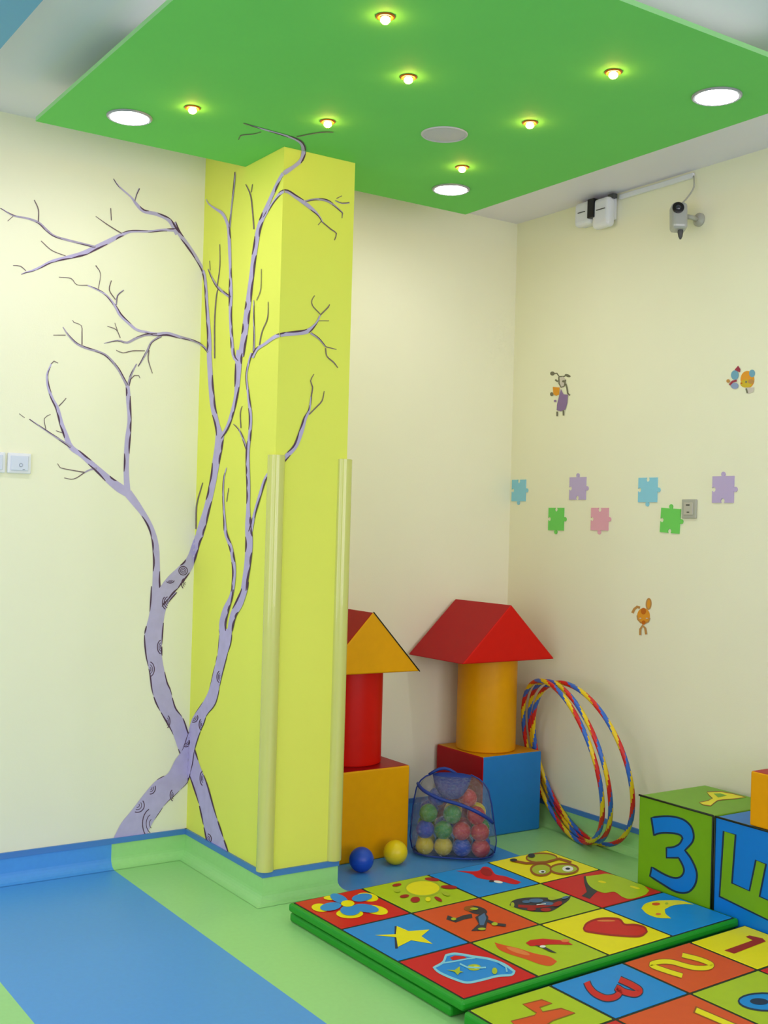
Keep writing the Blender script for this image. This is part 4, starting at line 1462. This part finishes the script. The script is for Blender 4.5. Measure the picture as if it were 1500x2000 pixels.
s = printed('animal_sticker', None, PW, [('p', D_ORG, ell(900, 770, 205, 255)), ('p', mat('sticker_mustard', (208, 178, 40), 0.6), ell(860, 890, 170, 120)), ('p', D_BLU, ell(1040, 590, 88, 112)), ('p', D_BRN, ell(1010, 830, 95, 66)),
                                         ('p', D_GRY, ell(865, 840, 26, 34)), ('p', D_DOR, ell(730, 880, 30, 24)), ('p', D_PAL, [(850, 1005), (1115, 1000), (1070, 1140), (910, 1190)]), ('l', D_GRY, [(870, 1030), (910, 1170)], 50),
                                         ('p', D_BLU, ell(540, 640, 112, 140)), ('p', D_RED, [(640, 365), (705, 470), (690, 560), (530, 490)]), ('p', mat('sticker_periwinkle', (140, 156, 194), 0.6), ell(540, 955, 112, 90)),
                                         ('l', D_RED, [(390, 930), (480, 830), (600, 800)], 60), ('p', D_BRN, ell(350, 815, 52, 52))], (1400, 690, 100/1500))
tag(s, 'yellow cartoon creature beside a blue rocket with red nose, sticker at the right edge', 'wall sticker', 'animal stickers on the wall')
ear = ell(1010, 420, 95, 220, 3)
s = printed('animal_sticker', None, PW, [('p', D_ORG, ear), ('l', D_BRN, ear, 60, True), ('l', D_BRN, [(330, 800), (410, 640), (530, 540), (650, 580)], 110), ('p', D_ORG, ell(800, 920, 270, 330)), ('p', D_DOR, ell(800, 720, 110, 140)),
                                         ('l', D_BRN, [(540, 900), (560, 1060), (680, 1200), (860, 1230), (1010, 1160), (1060, 1000)], 60), ('p', D_PAL, ell(670, 1020, 44, 26)), ('p', D_PAL, ell(945, 1020, 44, 26)),
                                         ('p', D_DOR, ell(810, 1200, 80, 90)), ('l', D_BRN, [(670, 1720), (670, 1480), (770, 1320), (880, 1440), (920, 1690)], 90)], (1220, 1160, 70/1500))
tag(s, 'small orange rabbit sticker low on the wall above the hoops', 'wall sticker', 'animal stickers on the wall')


# ------------------------------------------------------------------ switches, socket
def switch_plate(x0, x1, z0, z1, lab, dots):
    t = empty('light_switch', ((x0+x1)/2, 0, z0))
    tag(t, lab, 'light switch', 'switches on the mural wall')
    box('frame_plate', (x0, -0.010, z0), (x1, -0.0002, z1), M_WHITE, t, 0.003)
    m_ = mat('switch_rocker', (206, 212, 230), 0.35)
    box('rocker', (x0+0.010, -0.0145, z0+0.010), (x1-0.010, -0.0095, z1-0.010), m_, t, 0.002)
    if dots:
        cx = (x0+x1)/2+0.004
        gm = mat('switch_mark_grey', (150, 158, 178), 0.5)
        ring = [(cx+0.006*math.cos(2*math.pi*k/16), -0.0147, (z0+z1)/2-0.006+0.006*math.sin(2*math.pi*k/16)) for k in range(16)]
        tube('symbol', ring, 0.0012, gm, t, 5, True)
        tube('symbol', [(cx+0.006, -0.0147, z0+0.015), (cx+0.014, -0.0147, z0+0.015)], 0.0013, gm, t, 5)


switch_plate(-2.298, -2.216, 1.440, 1.512, 'white wall switch with a small grey symbol, left of the tree mural', True)
switch_plate(-2.388, -2.306, 1.440, 1.512, 'white wall switch cut off by the left edge of the photo', False)
t = empty('wall_socket', (0, -1.069, 1.351))
tag(t, 'grey wall socket plate between green and lavender puzzle pieces', 'socket')
box('frame_plate', (-0.009, -1.105, 1.351), (-0.0002, -1.034, 1.425), M_GREYP, t, 0.003)
box('insert', (-0.0125, -1.092, 1.364), (-0.0085, -1.047, 1.412), mat('socket_insert_grey', (186, 182, 168), 0.4), t, 0.002)
box('slot', (-0.0135, -1.077, 1.400), (-0.012, -1.060, 1.405), M_DGREY, t)
box('slot', (-0.0135, -1.076, 1.373), (-0.012, -1.064, 1.377), M_DGREY, t)

# ------------------------------------------------------------------ sensor box, cable duct, security camera
t = empty('wall_sensor', (0, -0.545, 2.56))
tag(t, 'white twin-lobed wall sensor box with black window under the ceiling', 'sensor')
box('back_plate', (-0.022, -0.640, 2.590), (-0.0005, -0.450, 2.690), M_WHITE, t, 0.006)
box('lobe', (-0.062, -0.545, 2.585), (-0.020, -0.442, 2.688), M_WHITE, t, 0.018, 4)
box('lobe', (-0.066, -0.652, 2.556), (-0.020, -0.553, 2.680), M_WHITE, t, 0.018, 4)
box('sensor_window', (-0.074, -0.574, 2.604), (-0.045, -0.536, 2.684), M_BLACK, t, 0.003)
box('slot', (-0.0655, -0.512, 2.640), (-0.0610, -0.470, 2.643), M_DGREY, t)
box('slot', (-0.0695, -0.635, 2.628), (-0.0650, -0.585, 2.631), M_DGREY, t)
box('cable_gland', (-0.045, -0.660, 2.672), (-0.020, -0.625, 2.692), M_DGREY, t, 0.004)
o = box('cable_duct', (-0.014, -1.052, 2.668), (-0.0005, -0.662, 2.688), M_WHITE, None, 0.002)
tag(o, 'thin white cable duct running from the sensor box towards the camera', 'cable duct')
t = empty('security_camera', (0, -1.08, 2.50))
tag(t, 'small silver security camera with black lens on the wall', 'security camera')
lathe('mount_disc', [(0.026, 0.0), (0.026, 0.008), (0.018, 0.014), (0.010, 0.018)], (-0.0005, -1.082, 2.500), (-1, 0, 0), M_GREYP, t, 24)
tube('mount_arm', [(-0.015, -1.082, 2.500), (-0.045, -1.080, 2.503), (-0.066, -1.070, 2.505)], 0.009, M_GREYP, t, 10)
# body: tall rounded housing facing the room, tilted down a little
bm = bmesh.new()
bm_box(bm, (-0.030, -0.032, -0.052), (0.030, 0.032, 0.052), 0.014, 3)
Mb = Matrix.Translation((-0.095, -1.060, 2.497)) @ Matrix.Rotation(math.radians(-36), 4, 'Z') @ Matrix.Rotation(math.radians(-8), 4, 'X')
bm.transform(Mb)
frombm('housing', bm, M_SILVER, t)
lc = Mb @ Vector((-0.008, -0.0305, 0.026))
ld = (Mb.to_3x3() @ Vector((-0.05, -1, 0))).normalized()
lathe('lens_ring', [(0.022, 0.0), (0.022, 0.006), (0.017, 0.008)], lc, ld, M_BLACK, t, 24)
lathe('lens_glass', [(0.012, 0.006), (0.008, 0.009), (0.002, 0.0105)], lc, ld, mat('lens_glass', (40, 44, 60), 0.08, 0.8), t, 20)
an = Mb @ Vector((0.006, -0.004, -0.050))
lathe('aerial_stub', [(0.010, 0.0), (0.011, 0.010), (0.008, 0.026), (0.003, 0.036)], an, (0.03, 0, -1), M_DGREY, t, 14)
cb_ = [(-0.012, -1.056, 2.674), (-0.016, -1.062, 2.655), (-0.022, -1.068, 2.628), (-0.028, -1.060, 2.606), (-0.045, -1.052, 2.580), (-0.066, -1.050, 2.560), (-0.085, -1.056, 2.545)]
cb_ = [tuple(v) for v in crom([(a, b, c) for a, b, c in cb_], 0.004)]
tube('cable', cb_, 0.003, M_GREYP, t, 6)
